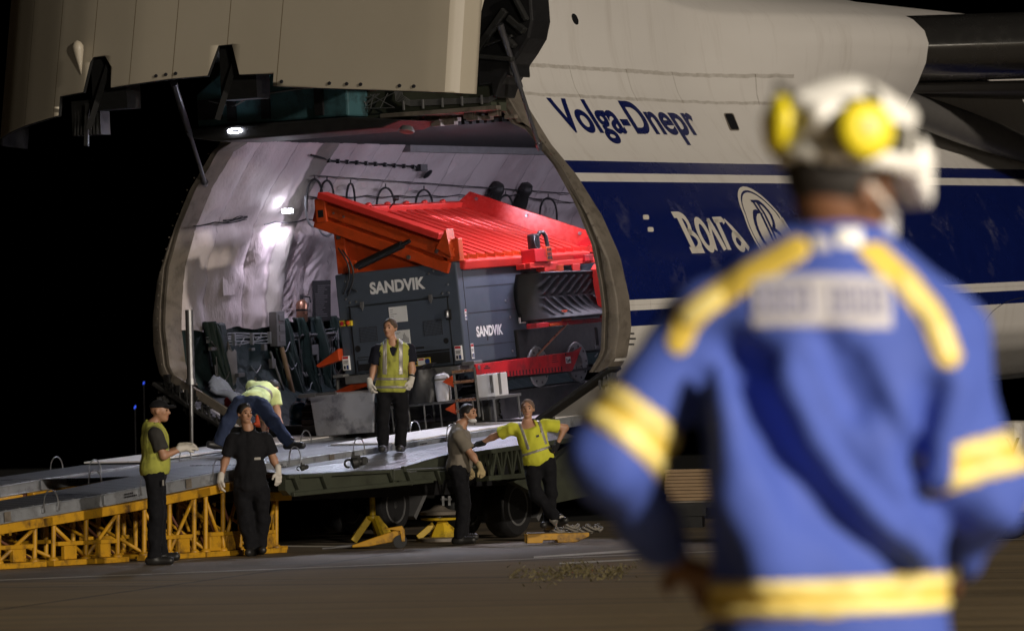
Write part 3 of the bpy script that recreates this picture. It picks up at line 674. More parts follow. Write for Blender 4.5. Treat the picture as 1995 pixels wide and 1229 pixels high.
mb = MB(AF)
for k in range(22):
    v = .6 + 1.75*rng.random(); mb.box((-.35 + .3*rng.random(), v, 5.52 + .1*rng.random()), (.1, .05 + .14*rng.random(), .03 + .06*rng.random()))
mb.each('roller_gear', M['ring'], plane)
# black hinge fairing on the port side
q = [(905, -60), (1030, -60), (1034, 0), (1037, 40), (1030, 75), (1013, 104), (996, 128), (998, 151), (986, 146), (976, 164), (967, 192), (958, 188), (955, 165), (930, 168), (925, 120), (898, 118), (880, 85)]
def pp(x, y, u): return inv(AF, onpl(x, y, UU, AF(u, 0, 0)))
mb = MB(AF); mb.prism([pp(x, y, -.62) for x, y in q], (.5, 0, 0)); mb.build('hinge_fairing', M['black'], plane, bevel=.03)
mb = MB(AF)
for a_, b_, w_ in (((926, 105), (985, 20), .10), ((990, 35), (1022, 62), .09), ((975, 60), (1003, 92), .07), ((930, 110), (1000, 116), .06), ((1000, -10), (1026, 40), .06), ((945, 90), (1000, 70), .04)):
    mb.bar(pp(*a_, -.68), pp(*b_, -.68), .1, w_)
mb.build('hinge_rib', M['darkfr'], plane, bevel=.015)
mb = MB(AF); mb.prism([pp(x, y, -.75) for x, y in ((893, 85), (912, 84), (926, 112), (905, 119), (886, 119))], (.08, 0, 0)); mb.build('hinge_cover', VM, plane, bevel=.02)
# telescopic stays
for nm, pa, pb in (('s', AF(-2.5, -1.42, 6.15), AF(0, -2.72, 4.93)), ('p', AF(-.85, 2.60, 6.66), AF(-.08, 2.66, 5.12))):
    mb = MB(); mid = pa + (pb - pa)*.48; mb.tube(pa, mid, .042); mb.tube(mid, pb, .028); mb.lathe(mid, pb - pa, [(.04, -.03), (.04, .03)]); mb.lathe(pb, pb - pa, [(.05, -.06), (.03, .04)]); mb.lathe(pa, pb - pa, [(.05, -.05), (.045, .08)])
    mb.build('telescopic_stay', M['stay'], plane, smooth=True, angle=40)
mb = MB(AF); mb.tube((-.3, -2.88, 3.2), (-.3, -2.9, 2.2), .055); mb.tube((-.3, -2.9, 2.2), (-.3, -2.94, 1.3), .03); mb.lathe((-.3, -2.9, 2.2), (0, 0, 1), [(.07, -.03), (.07, .05)]); mb.build('support_rod', M['steel'], plane, smooth=True, angle=40)

# wing root and leading edge
prof = [(6.0, .05), (3.0, .42), (1.2, .55), (.5, .46), (.15, .27), (0, 0), (.15, -.27), (.5, -.44), (1.2, -.52), (3.0, -.42), (6.0, -.05)]
ss = np.linspace(0, 10, 61); pf = np.array(prof); pf = np.stack([np.interp(ss, range(11), pf[:, i]) for i in (0, 1)], 1)
for _ in range(3): pf[1:-1] = (pf[:-2] + pf[1:-1]*2 + pf[2:])/4
V = []
for t in np.linspace(0, 16, 12): V.append([(10.25 + .577*t + a, 2.6 + t, 6.80 - .015*t + b) for a, b in pf])
mb = MB(AF); mb.grid(np.array(V), 12, len(pf)); mb.build('wing', M['wing'], plane, smooth=True)
mb = MB(AF); mb.prism([(10.9, 1.9, 6.3), (18, 1.9, 6.4), (18, 6.5, 6.2), (14.2, 6.5, 6.2)], (0, 0, -.18)); mb.build('wing_root', M['winggrey'], plane, bevel=.05)
mb = MB(AF); mb.path([(10.9 + .4*k, 2.75 + .02*k, 6.0 - .06*k) for k in range(14)], [.22 + .05*math.sin(k*.25) for k in range(14)], 14); mb.build('wing_fillet', M['winggrey'], plane, smooth=True)
# nose gear under the ramp
def wheel(fr_, c, r, w):
    c = np.asarray(c, float); t = MB(fr_); ax = (0, 1, 0)
    t.lathe(c - np.array([0, w/2, 0]), ax, [(r*.62, 0), (r*.9, .0), (r*.985, .05), (r, w*.35), (r, w*.65), (r*.985, w - .05), (r*.9, w), (r*.62, w)], 36)
    to = t.build('wheel', M['rubber'], plane, smooth=True, angle=50)
    q_ = MB(fr_); q_.lathe(c + np.array([0, w/2 - .06, 0]), ax, [(r*.6, 0), (r*.63, .065), (r*.57, .07), (r*.53, .03), (r*.25, .01), (r*.22, .055), (r*.12, .06), (.01, .06)], 36); q_.build('rim', M['dull'], to, smooth=True, angle=40)
    q_ = MB(fr_)
    for k in range(8):
        a_ = k*math.pi/4; q_.lathe(c + np.array([r*.38*math.cos(a_), w/2 - .05, r*.38*math.sin(a_)]), ax, [(.02, 0), (.02, .03)], 8)
    q_.build('rim_bolt', M['steel'], to)
for y0, v in ((962, 1.9), (970, -1.4)):
    px = 988 if v > 0 else 752
    P = inv(RF, onpl(px, y0, VV, RF(0, v, 0)))
    for dv in (0, -.75): wheel(RF, (P[0], P[1] + dv, .42), .42, .32)
    mb = MB(RF); mb.b2((P[0] - .08, v - .5, .3), (P[0] + .08, v - .25, 1.1)); mb.tube((P[0], v - .8, .42), (P[0], v, .42), .05); mb.build('gear_leg', M['darkfr'], plane)
    mb = MB(RF); mb.prism([(P[0] + .42, v + .2, .25), (P[0] + .75, v + .2, .6), (P[0] + .8, v + .2, .55), (P[0] + .48, v + .2, .2)], (0, -.5, 0)); mb.build('mud_flap', M['dull'], plane)
# ------------------------------------------------------------------ aircraft ramp (part of the aircraft)
def tread_mat(name, base, dark):
    m, nt, b = mat0(name); x, y, z = xyz(nt)
    t = nt.nodes.new('ShaderNodeTexVoronoi'); t.feature = 'F1'; t.inputs['Scale'].default_value = 17; t.inputs['Randomness'].default_value = .12
    nt.links.new(coords(nt, (1, 1, 1)), t.inputs['Vector']); d = S(nt, t.outputs['Distance'])
    hole = d.lt(.21); wear = noise(nt, 1.2, 6, coords(nt, (.35, 2.2, 1)))
    k = mix(nt, ((wear - .38)*3).clamp(), tuple(c*.55 for c in base), base); k = mix(nt, hole*.85, k, dark)
    nt.links.new(k.k, b.inputs['Base Color']); b.inputs['Metallic'].default_value = .35; nt.links.new((wear*.3 + .28).k, b.inputs['Roughness'])
    bump(nt, b, d*1.5, .5, .01); return m
TREAD = tread_mat('tread_plate', (.32, .33, .36), (.04, .04, .05))
def zr(u): return np.interp(u, [-7.6, -6.44, -4.06, -2.47, 1.1], [.95, .985, 1.15, 1.275, 1.50])
edge = [(-7.04, .922), (-4.6, .954), (-3.78, 1.068), (-3.41, 1.114), (-1.76, 1.195), (-.1, 1.31)]
eu = np.array([e[0] for e in edge]); ez = np.array([e[1] for e in edge])
V = []; uu = np.linspace(-7.0, -.1, 60)
for u in uu:
    V.append([(u, -1.4, zr(u) - .06), (u, 1.2, zr(u) - .03), (u, 2.45, zr(u)), (u, 2.72, zr(u)*.86 + .14*float(np.interp(u, eu, ez))), (u, 3.0, float(np.interp(u, eu, ez)))])
mb = MB(RF); mb.grid(np.array(V), 60, 5); ramp = mb.build('ramp', TREAD, plane)
mb = MB(RF); top = [(u, 2.99, float(np.interp(u, eu, ez)) - .012) for u in np.linspace(-7.0, -2.6, 24)]
bot = [(-2.6, 2.99, .83), (-3.6, 2.99, .80), (-4.3, 2.99, .78), (-6.9, 2.99, .68), (-7.0, 2.99, .74)]
mb.prism(top + bot, (0, -.10, 0)); mb.build('ramp_side', M['green'], ramp)
mb = MB(RF)
mb.bar((-7.0, 3.02, .895), (-4.6, 3.02, .93), .05, .04); mb.bar((-4.6, 3.02, .93), (-2.6, 3.02, .95), .04, .03); mb.bar((-6.9, 3.02, .69), (-3.8, 3.02, .80), .05, .05)
for u in (-6.8, -6.2, -4.7, -4.3, -3.6, -3.0):
    mb.prism([(u - .12, 3.0, .92), (u + .12, 3.0, .92), (u, 3.0, .74)], (0, .05, 0))
mb.box((-4.65, 3.04, .88), (.22, .06, .14)); mb.box((-6.75, 3.04, .90), (.1, .06, .05)); mb.box((-4.5, 3.05, .96), (.05, .05, .05)); mb.build('ramp_bracket', M['green'], ramp, bevel=.008)
# lattice girder further up the ramp side
mb = MB(RF); zt = lambda u: float(np.interp(u, eu, ez)) - .03
mb.bar((-2.6, 2.97, zt(-2.6)), (-.2, 2.97, zt(-.2)), .06, .06); mb.bar((-2.6, 2.97, .80), (-1.0, 2.97, .84), .06, .06); mb.bar((-1.0, 2.97, .84), (-.2, 2.97, zt(-.2) - .1), .05, .05)
k = 0
for u in np.arange(-2.55, -1.0, .26):
    mb.bar((u, 2.97, .80), (u + .13, 2.97, zt(u + .13)), .035, .04); mb.bar((u + .13, 2.97, zt(u + .13)), (u + .26, 2.97, .81), .035, .03); mb.bar((u, 2.97, .80), (u, 2.97, zt(u)), .03, .03)
mb.build('ramp_lattice', M['green'], ramp)
mb = MB(RF); mb.prism([(-6.3, -1.4, .6), (-1.0, -1.4, .6), (-1.0, -1.4, .95), (-6.3, -1.4, .74)], (0, 3.3, 0)); mb.b2((-1.6, -2.0, .7), (1, 2.3, .95)); mb.build('ramp_underside', M['black'], ramp)
mb = MB(RF); mb.prism([(-1.6, 2.9, .75), (-.1, 2.95, 1.2), (1.0, 3.1, 1.4), (1.0, 3.0, .6), (-.6, 2.9, .45)], (0, -.1, 0)); mb.build('gear_fairing', M['green'], plane)

# ------------------------------------------------------------------ aluminium track beams laid up the ramp
NZ = np.array([(-13.6, .455), (-11.55, .622), (-9.0, .819), (-7.445, .979), (-6.44, 1.079), (-4.06, 1.226), (-2.47, 1.361), (1.09, 1.609), (4, 1.80)])
FZ = np.array([(-12.0, .50), (-7.93, .853), (-5.15, 1.074), (-3.36, 1.195), (-1.06, 1.329), (0, 1.412), (2.26, 1.571), (4.5, 1.72)])
nz = lambda u: float(np.interp(u, NZ[:, 0], NZ[:, 1])); fz = lambda u: float(np.interp(u, FZ[:, 0], FZ[:, 1]))
PERF = tread_mat('perforated_deck', (.40, .41, .43), (.05, .05, .06))
def grate_mat(name, lo, hi, ln, pitch, wid):
    m, nt, b = mat0(name); x, y, z = xyz(nt); q = ((x*pitch + y*.9).op('FRACT')).lt(wid); n1 = noise(nt, 3, 5, coords(nt))
    k = mix(nt, q, mix(nt, n1, lo, hi), ln); nt.links.new(k.k, b.inputs['Base Color'])
    b.inputs['Metallic'].default_value = .4; b.inputs['Roughness'].default_value = .42; bump(nt, b, q, .5, .01); return m
GRATE = grate_mat('grating', (.15, .155, .17), (.27, .28, .30), (.025, .025, .03), 5.5, .16); GRATE2 = grate_mat('dark_grating', (.035, .036, .038), (.07, .07, .075), (.45, .44, .42), 4.2, .12)
def beam(label, u0, u1, vf, zf, deck, lift=0, board=False, grp='aluminium loading beams'):
    """one box beam with deck plate, front web, handles and stencils; vf is its port face"""
    z0, z1 = zf(u0) + lift, zf(u1) + lift; P = np.array([u0, vf - .5, (z0 - .07)]); Q = np.array([u1, vf - .5, z1 - .07]); d = unit(Q - P); L = np.linalg.norm(Q - P)
    fr = Fr(RF.m @ d, RF.m[:, 1], RF.m @ np.array([-d[2], 0, d[0]]), RF(P)); th = thing('track_beam', label, 'ramp beam', fr.mat(), grp)
    b = MB(fr); b.b2((0, -.46, -.068), (L, .46, .055)); b.build('core', M['dull'], th)
    b = MB(fr); b.b2((0, .462, -.07), (L, .50, .062)); b.b2((0, -.50, -.07), (L, -.462, .062)); b.b2((0, .50, -.07), (L, .515, -.055)); b.b2((0, .50, .05), (L, .515, .062)); b.build('web', M['alu'], th, bevel=.004)
    b = MB(fr); b.b2((0.01, -.455, .056), (L - .01, .455, .066)); b.build('deck', deck, th)
    if board:
        b = MB(fr); b.b2((.05, -.44, .068), (L - .05, .47, .086)); b.build('board', M['ply'], th, bevel=.003)
    for k, x in enumerate((L*.26, L*.42, L*.74)):
        s = 1 if k != 1 else -1
        b = MB(fr); t = np.linspace(0, math.pi, 11); b.path([(x - .13*math.cos(q), s*.53, .0 + .21*math.sin(q)**.7) for q in t], .008, 6)
        b.box((x - .13, s*.52, .0), (.03, .03, .05)); b.box((x + .13, s*.52, 0), (.03, .03, .05)); b.build('handle', M['steel'], th, smooth=True, angle=40)
    b = MB(fr)
    for k in range(7): b.b2((L*.12 + k*.035, .5156, -.022), (L*.12 + k*.035 + .022, .5165, -.004))
    for k in range(5): b.b2((L*.12 + k*.035, .5156, .008), (L*.12 + k*.035 + .022, .5165, .026))
    b.build('stencil', M['ink'], th)
    b = MB(fr); b.b2((L*.52, .516, -.055), (L*.52 + .11, .519, .05)); b.build('tag', M['ring'], th); return th
beam('grey grating beam at the left edge of the near ramp row', -13.4, -9.75, 2.4, nz, GRATE2)
beam('blue-lit grating beam in the near row behind the capped man in the vest', -9.7, -6.75, 2.4, nz, GRATE)
beam('perforated beam of the near row ending behind the standing worker’s shoes', -6.7, -3.75, 2.4, nz, PERF)
beam('pale board-topped beam of the near row under the crawler track', -3.7, 1.6, 2.4, nz, PERF, board=True)
beam('blue-lit grating beam at the left edge of the far ramp row', -11.6, -7.05, -.5, fz, GRATE)
beam('far-row beam between the capped man and the man in the black shirt', -7.0, -3.0, -.5, fz, GRATE)
beam('far-row beam with pale board beneath the bent worker and the grey slab', -2.95, 3.6, -.5, fz, PERF, board=True)
mb = MB(RF); mb.prism([(-4.9, -.52, fz(-4.9) + .006), (-2.9, -.52, fz(-2.9) + .006), (-2.9, -1.42, fz(-2.9) + .006), (-4.9, -1.42, fz(-4.9) + .006)], (0, 0, .02)); tag(mb.build('plywood_sheet', M['ply']), 'white plywood sheet lying on the far ramp row behind the black-shirted man', 'board')

# yellow lattice trestles under the beams
def trestle(label, u0, u1, vf, zf, posts, row):
    th = thing('trestle', label, 'trestle', RF.mat() @ Matrix.Translation(Vector(((u0 + u1)/2, -(vf - .5), 0))), 'yellow lattice trestles under the ' + row + ' beams')
    zt = lambda u: zf(u) - .145 - .05
    b = MB(RF)
    for v in (vf + .02, vf - 1.0): b.bar((u0 - .25, v, zt(u0 - .25)), (u1 + .25, v, zt(u1 + .25)), .10, .10)
    b.build('top_rail', M['yellow'], th, bevel=.008)
    b = MB(RF)
    for v in (vf + .03, vf - 1.0): b.bar((u0 - .1, v, .035), (u1 + .1, v, .035), .12, .06)
    for u in (u0, u1): b.bar((u, vf - 1.0, .05), (u, vf, .05), .1, .05)
    b.build('base_frame', M['yellow'], th, bevel=.006)
    r = .027
    for v in (vf, vf - .98):
        for k, u in enumerate(np.linspace(u0, u1, posts)):
            b = MB(RF); b.tube((u, v, .06), (u + .02, v, zt(u) - .05), r); b.lathe((u, v, .06), (0, 0, 1), [(.06, 0), (.06, .02), (.04, .04)], 10); b.build('post', M['yellow'], th, smooth=True, angle=40)
        us = np.linspace(u0, u1, posts)
        for k in range(posts - 1):
            b = MB(RF); b.tube((us[k] + .03, v - .04, zt(us[k]) - .1), (us[k+1] - .02, v - .04, .1), r*.55); b.build('thin_brace', M['rust'], th, smooth=True)
            a_, c_ = (us[k], us[k+1]) if k % 2 else (us[k+1], us[k]); b = MB(RF); b.tube((a_, v, .08), (c_, v, zt(c_) - .06), r*.8); b.build('diagonal_brace', M['yellow'], th, smooth=True)
    for u in (u0, u1):
        b = MB(RF); b.tube((u, vf - .02, .1), (u, vf - .96, zt(u) - .08), r*.7); b.build('cross_brace', M['yellow'], th, smooth=True)
    hm = .20 + .08*min(1, zt(u0))
    b = MB(RF); b.bar((u0 + .06, vf + .0, hm), (u1 - .04, vf + .0, hm), .07, .045); b.bar((u0 + .06, vf - .9, hm), (u1 - .04, vf - .9, hm), .07, .045)
    if posts > 2:
        for u in (u0 + .25*(u1 - u0), u0 + .78*(u1 - u0)): b.b2((u - .11, vf - .03, .07), (u + .11, vf + .02, hm - .02))
    b.each('mid_rail', M['yellow'], th, bevel=.006)
    return th
nm = 'near'
trestle('low yellow trestle cut by the left photo edge under the near beam', -12.2, -10.95, 2.38, nz, 3, nm)
trestle('yellow trestle with two boxed panels left of the capped man', -10.62, -9.45, 2.38, nz, 3, nm)
trestle('yellow trestle right beside the capped man’s legs', -8.95, -7.98, 2.38, nz, 3, nm)
trestle('tall yellow trestle under the black-shirted man’s gloved hand', -7.75, -7.05, 2.38, nz, 3, nm)
trestle('short yellow trestle half hidden behind the black-shirted man’s legs', -6.85, -6.3, 2.38, lambda u: .86, 3, nm)
nm = 'far'
for lab, a_, b_ in (('yellow trestle seen through the second near trestle from the left', -8.9, -7.7), ('yellow trestle partly hidden behind the capped man', -7.0, -5.9), ('far yellow trestle seen between the two standing men', -5.5, -4.6), ('far yellow trestle behind the black-shirted man', -4.2, -3.4)):
    trestle(lab, a_, b_, -.5, fz, 3, nm)
th = thing('end_support', 'narrow yellow tubular stand right of the black-shirted man', 'stand', RF.mat() @ Matrix.Translation(Vector((-6.4, -2.2, 0))))
P0 = inv(RF, onpl(533, 1072, ZZ, np.zeros(3)))
b = MB(RF)
for dv, du in ((0, 0), (-.12, -.1), (-.4, .05)): b.tube(P0 + np.array([du, dv, .04]), P0 + np.array([.02 + du*.3, dv*.4, .68]), .028)
b.build('leg', M['yellow'], th, smooth=True); b = MB(RF); b.box(P0 + np.array([0, -.2, .03]), (.34, .6, .05)); b.build('foot_plate', M['yellow'], th, bevel=.006); b = MB(RF); b.box(P0 + np.array([.01, -.05, .70]), (.14, .2, .04)); b.build('head_plate', M['yellow'], th, bevel=.006)
# rusty cross members joining the tracks
b = MB(RF); b.bar((-9.9, 2.0, nz(-9.9) - .2), (-6.5, 2.3, nz(-6.5) - .17), .12, .09); b.bar((-9.2, -.6, fz(-8) - .3), (-4.5, -.6, fz(-4.5) - .2), .1, .1); b.bar((-6.5, 2.38, nz(-6.5) - .16), (-5.3, 2.38, nz(-5.3) - .12), .05, .07)
b.bar((-12.2, -.55, fz(-12) - .25), (-9, -.55, fz(-9) - .22), .1, .1)
tag(b.build('rusty_rail', M['rust']), 'rusty brown rails running under the ramp beams', 'rail')
# ------------------------------------------------------------------ jacks, dolly, chock, planks, tug
P = gat(727, 1056); th = thing('ramp_jack', 'yellow three-legged ramp jack behind the orange tow dolly', 'jack stand', P, 'yellow ramp jacks')
fr = Fr(np.array([1., 0, 0]), np.array([0, 1., 0]), ZZ, P)
for a in (200, 300, 350, 80):
    b = MB(fr); b.bar((.27*math.cos(R(a)), .27*math.sin(R(a)), .02), (.05*math.cos(R(a)), .05*math.sin(R(a)), .31), .05, .09); b.build('leg', M['yel2'], th, bevel=.006)
b = MB(fr); b.lathe((0, 0, .28), (0, 0, 1), [(.06, 0), (.09, .03), (.09, .06), (.04, .07), (.035, .34)], 16); b.build('head', M['yel2'], th, smooth=True, angle=40)
P = gat(856, 1054); th = thing('ramp_jack', 'yellow conical ramp jack topped with two dished plates, behind the grey-shirted man', 'jack stand', P, 'yellow ramp jacks')
fr = Fr(np.array([1., 0, 0]), np.array([0, 1., 0]), ZZ, P)
b = MB(fr); b.lathe((0, 0, 0), (0, 0, 1), [(.30, 0), (.30, .04), (.24, .055), (.02, .06)], 28); b.build('base_plate', M['ring'], th, smooth=True, angle=40)
b = MB(fr); b.lathe((0.04, 0, .05), (0, 0, 1), [(.19, 0), (.07, .21), (.06, .24)], 6); b.build('cone', M['yel2'], th)
for a in (190, 350):
    b = MB(fr); b.bar((.28*math.cos(R(a)), .28*math.sin(R(a)) - .02, .05), (.07*math.cos(R(a)), 0, .22), .03, .08); b.build('leg', M['yel2'], th, bevel=.005)
b = MB(fr); b.lathe((0, 0, .26), (0, 0, 1), [(.05, 0), (.23, .015), (.24, .04), (.05, .045)], 28); b.build('lower_plate', M['yel2'], th, smooth=True, angle=40)
b = MB(fr); b.lathe((0, 0, .33), (0, 0, 1), [(.05, 0), (.25, .01), (.26, .05), (.12, .085), (.06, .13), (.02, .14)], 28); b.build('upper_plate', M['ring'], th, smooth=True, angle=40)
b = MB(fr); b.tube((0, 0, .29), (0, 0, .38), .05); b.box((.06, 0, .52), (.03, .09, .12)); b.box((.14, 0, .52), (.03, .09, .12)); b.tube((.03, 0, .54), (.17, 0, .54), .02); b.build('clevis', M['dull'], th)
P = gat(735, 1068); th = thing('tow_dolly', 'worn orange-yellow wedge-shaped dolly with small wheels in front of the jack', 'dolly', P)
fr = Fr(np.array([1., 0, 0]), np.array([0, 1., 0]), ZZ, P)
b = MB(fr); b.prism([(-.30, -.1, .05), (.26, -.1, .23), (.32, -.1, .23), (.32, -.1, .10), (-.1, -.1, .03), (-.3, -.1, .02)], (0, .2, 0)); b.build('body', M['yellow'], th, bevel=.01)
b = MB(fr); b.prism([(.08, -.13, .235), (.30, -.13, .27), (.33, -.13, .22), (.34, -.13, .08), (.30, -.13, .08), (.28, -.13, .21)], (0, .26, 0)); b.build('fender', M['yellow'], th, bevel=.006)
for y in (-.12, .08):
    b = MB(fr); b.lathe((.28, y, .08), (0, 1, 0), [(.03, 0), (.08, 0), (.082, .02), (.08, .05), (.03, .05)], 20); b.build('wheel', M['rubber'], th, smooth=True, angle=40)
b = MB(fr); b.tube((-.66, -.02, .015), (-.26, -.02, .035), .014); b.tube((-.5, -.02, .03), (-.2, -.02, .05), .018); b.build('handle', M['steel'], th)
P = gat(1086, 1056); th = thing('wheel_chock', 'long yellow wedge-ended wheel block on the ground under the leaning man’s feet', 'chock', P)
fr = Fr(np.array([1., .12, 0]), np.array([-.12, 1., 0]), ZZ, P)
b = MB(fr); b.prism([(-.39, -.12, .0), (-.20, -.12, 0), (-.19, -.12, .035), (-.02, -.12, .035), (-.01, -.12, 0), (.22, -.12, 0), (.38, -.12, .07), (.38, -.12, .115), (-.39, -.12, .115)], (0, .3, 0)); b.build('body', M['yellow'], th, bevel=.008)
b = MB(fr); b.b2((-.37, -.125, .118), (.37, .17, .126)); b.build('top_plate', M['ring'], th, bevel=.003)
b = MB(fr); r2 = random.Random(4)
for k in range(22):
    x = -.12 + .62*r2.random(); y = -.1 + .2*r2.random(); z = .13 + .07*r2.random()
    t = np.linspace(0, 6.28, 14); a, bb = .05 + .05*r2.random(), .03 + .03*r2.random(); c1 = r2.random()*3
    b.path([(x + a*math.cos(q), y + bb*math.sin(q + c1), z + .025*math.sin(2*q + c1)) for q in t], .014, 6)
tag(b.build('tie_down_straps', M['strap'], None, smooth=True), 'grey tangle of webbing straps and chain lying on the yellow wheel block', 'straps')
# plank stack on a low trolley behind the foreground man
P = at(1330, 1000, 46.5); P[2] = 0; th = thing('plank_trolley', 'dark trolley carrying sawn timber, glimpsed under the foreground man’s bent left arm', 'trolley', P)
fr = Fr(np.array([1., -.1, 0]), np.array([.1, 1., 0]), ZZ, P)
b = MB(fr); b.b2((-.6, -.3, .40), (.9, .5, .46)); b.b2((-.14, -.3, .30), (.3, -.1, .40)); b.b2((-.1, -.25, .16), (.25, .4, .3)); b.build('deck', M['black'], th)
b = MB(fr); b.b2((-.22, -.34, .465), (.6, -.26, .485)); b.build('edge_strip', M['ring'], th)
for x in (-.35, .6):
    b = MB(fr); b.lathe((x, -.2, .16), (0, 1, 0), [(.05, 0), (.15, 0), (.16, .03), (.15, .1), (.05, .1)], 20); b.build('wheel', M['rubber'], th, smooth=True, angle=40)
for k in range(9):
    z = .49 + k*.043; b = MB(fr); dx = .02*r2.random(); b.b2((-.18 - dx, -.30 - .02*r2.random(), z), (.5, .3, z + .038)); o = b.build('plank', M['brown'], None, bevel=.004)
    tag(o, 'sawn timber plank in the stack on the dark trolley', 'plank', 'stacked sawn timber planks')
# white ground tug at the right edge
P = at(2010, 1000, 43.0); P[2] = 0; th = thing('ground_tug', 'white ground support tug half hidden behind the foreground man’s right sleeve', 'tug', P)
fr = Fr(unit(np.array([1., -.35, 0])), unit(np.array([.35, 1., 0])), ZZ, P)
b = MB(fr); b.b2((-1.6, -.6, .32), (.02, .9, 1.36)); b.build('body', pm('tug_white', (.66, .62, .55), .4, var=.12, dirt=(.35, .27, .18), ds=4), th, bevel=.07)
b = MB(fr); b.b2((-1.55, -.55, .2), (-.05, .85, .33)); b.build('chassis', M['black'], th)
b = MB(fr); b.prism([(-2.6, -.55, .32), (-1.6, -.55, .32), (-1.6, -.55, .85), (-2.5, -.55, .78)], (0, 1.4, 0)); b.build('bonnet', M['ring'], th, bevel=.05)
b = MB(fr); b.b2((-1.25, -.603, .95), (-.55, -.598, 1.26)); b.build('side_window', M['glass'], th)
b = MB(fr); b.b2((-2.68, -.5, .28), (-2.58, .8, .42)); b.build('bumper', M['black'], th, bevel=.02)
for y in (-.38, .68): b = MB(fr); b.lathe((-2.56, y, .6), (-1, 0, 0), [(.09, 0), (.09, .04), (.07, .06)], 16); b.build('headlight', M['chrome'], th, smooth=True, angle=40)
for x in (-2.1, -.4):
    for y in (-.62, .7):
        b = MB(fr); b.lathe((x, y, .27), (0, 1, 0), [(.1, 0), (.25, 0), (.27, .04), (.25, .2), (.1, .2)], 24); b.build('wheel', M['rubber'], th, smooth=True, angle=40)
bm = text_geo('DV', .27, .004); V, Fc = bm_geo(bm, lambda V: np.stack([V[:, 0] - .36, 0*V[:, 0] - .606, V[:, 1] + .98], 1)); b = MB(fr); b.add(V, Fc); b.build('lettering', M['ink'], th, norm=False)
# two small blue lights far away on the dark apron
for lab, px, py, Y in (('upper of two tiny blue airfield lights left of the open nose', 280, 746, 140), ('lower of two tiny blue airfield lights, above the capped man', 263, 793, 120)):
    P = at(px, py, Y); th = thing('airfield_light', lab, 'light', (P[0], P[1], 0), 'small blue lights in the dark')
    b = MB(); b.tube((P[0], P[1], 0), (P[0], P[1], P[2]), .012); b.build('post', M['black'], th); b = MB(); b.lathe(P, (.4, 0, 1), [(.01, -.06), (.026, -.03), (.026, .04), (.01, .06)], 10); b.build('lens', emit('blue_lens', (.05, .12, 1), .7), th)
# clamp castings on the ramp deck
for lab, px, py, s in (('dark cast coupling lying on the tread plate near the ramp edge', 694, 912, 1.0), ('small dark clamp lying left of the bigger coupling on the ramp edge', 590, 917, .5)):
    P = onpl(px, py, VV, RF(0, 3.2, 0)); th = thing('coupling', lab, 'coupling', P); fr = Fr(np.array([1., 0, 0])*s, np.array([0, 1., 0])*s, ZZ*s, P)
    b = MB(fr); b.lathe((-.06, 0, .06), (1, .2, .2), [(.03, 0), (.07, .02), (.07, .08), (.05, .10), (.055, .16), (.03, .2)], 14); b.build('barrel', M['darkfr'], th, smooth=True, angle=40)
    b = MB(fr); b.box((0, 0, .13), (.1, .06, .05)); b.box((-.03, .0, .17), (.03, .04, .05)); b.box((.1, 0, .09), (.05, .08, .09)); t = np.linspace(.6, 5.0, 12); b.path([(-.09 + .045*math.cos(q), 0, .06 + .045*math.sin(q)) for q in t], .014, 6); b.build('lug', M['darkfr'], th, bevel=.01)
# ------------------------------------------------------------------ mobile screening machine driven into the hold
mc = thing('screening_machine', 'grey and red tracked screening machine half inside the aircraft nose', 'machine', MF.mat())
def mbx(): return MB(MF)
B0, B1, CT = -.86, 1.05, 1.36
b = mbx(); b.prism([(0, B0, .0), (0, B1, .0), (0, B1, CT), (0, B0, CT)], (1.7, 0, 0)); eng = b.build('engine_cover', M['grey'], mc, bevel=.02)
b = mbx(); b.b2((-.012, -.66, .02), (.02, .86, .90)); eng_d = b.build('access_door', M['grey'], eng, bevel=.006)
b = mbx()                                              # shadow gaps around doors
b.b2((-.0145, -.69, .905), (-.001, .90, .915)); b.b2((-.0145, .868, .0), (-.001, .876, .92)); b.b2((-.0145, -.676, .0), (-.001, -.668, .92)); b.b2((-.0145, -.62, .215), (-.0, .83, .225)); b.b2((-.016, .26, .20), (-.010, .83, .222))
b.b2((.20, B1 - .004, .66), (1.6, B1 + .003, .668)); b.b2((.14, B1 - .004, .05), (.147, B1 + .003, 1.30)); b.b2((.14, B1 - .004, .22), (1.6, B1 + .003, .227)); b.b2((.2, B1 - .004, 1.0), (1.6, B1 + .003, 1.008))
b.build('panel_gap', M['black'], eng)
b = mbx(); b.b2((-.03, -.62, .04), (-.006, .83, .19)); b.build('lower_grille', M['black'], eng)
b = mbx(); b.b2((-.033, -.60, .13), (-.03, .1, .18))
b.build('grille_bar', M['grey'], eng)
for y0, y1, z0, z1 in ((-.55, -.27, .42, .62), (.46, .75, .42, .62)):
    b = mbx(); b.b2((-.0155, y0, z0), (-.004, y1, z1)); v_ = b.build('vent', M['mesh'], eng_d)
    b = mbx()
    for k in range(1, 14): y = y0 + (y1-y0)*k/14; b.b2((-.0175, y - .0035, z0), (-.0158, y + .0035, z1))
    for k in range(1, 10): z = z0 + (z1-z0)*k/10; b.b2((-.0178, y0, z - .0035), (-.0176, y1, z + .0035))
    b.build('vent_mesh', M['grey'], eng)
b = mbx()
for y, z in ((-.70, 1.26), (-.72, 1.02), (.62, 1.24), (.70, 1.27), (.84, 1.28), (.93, 1.27), (.90, 1.07), (-.66, .97), (-.56, .97), (.80, .96), (.90, .96)): b.lathe((-.002, y, z), (-1, 0, 0), [(.016, 0), (.016, .008), (.008, .012)], 10)
for x, z in ((.22, 1.28), (.35, 1.25), (1.2, .78), (1.28, .56), (1.25, .1)): b.lathe((x, B1 + .001, z), (0, 1, 0), [(.018, 0), (.018, .008), (.008, .012)], 10)
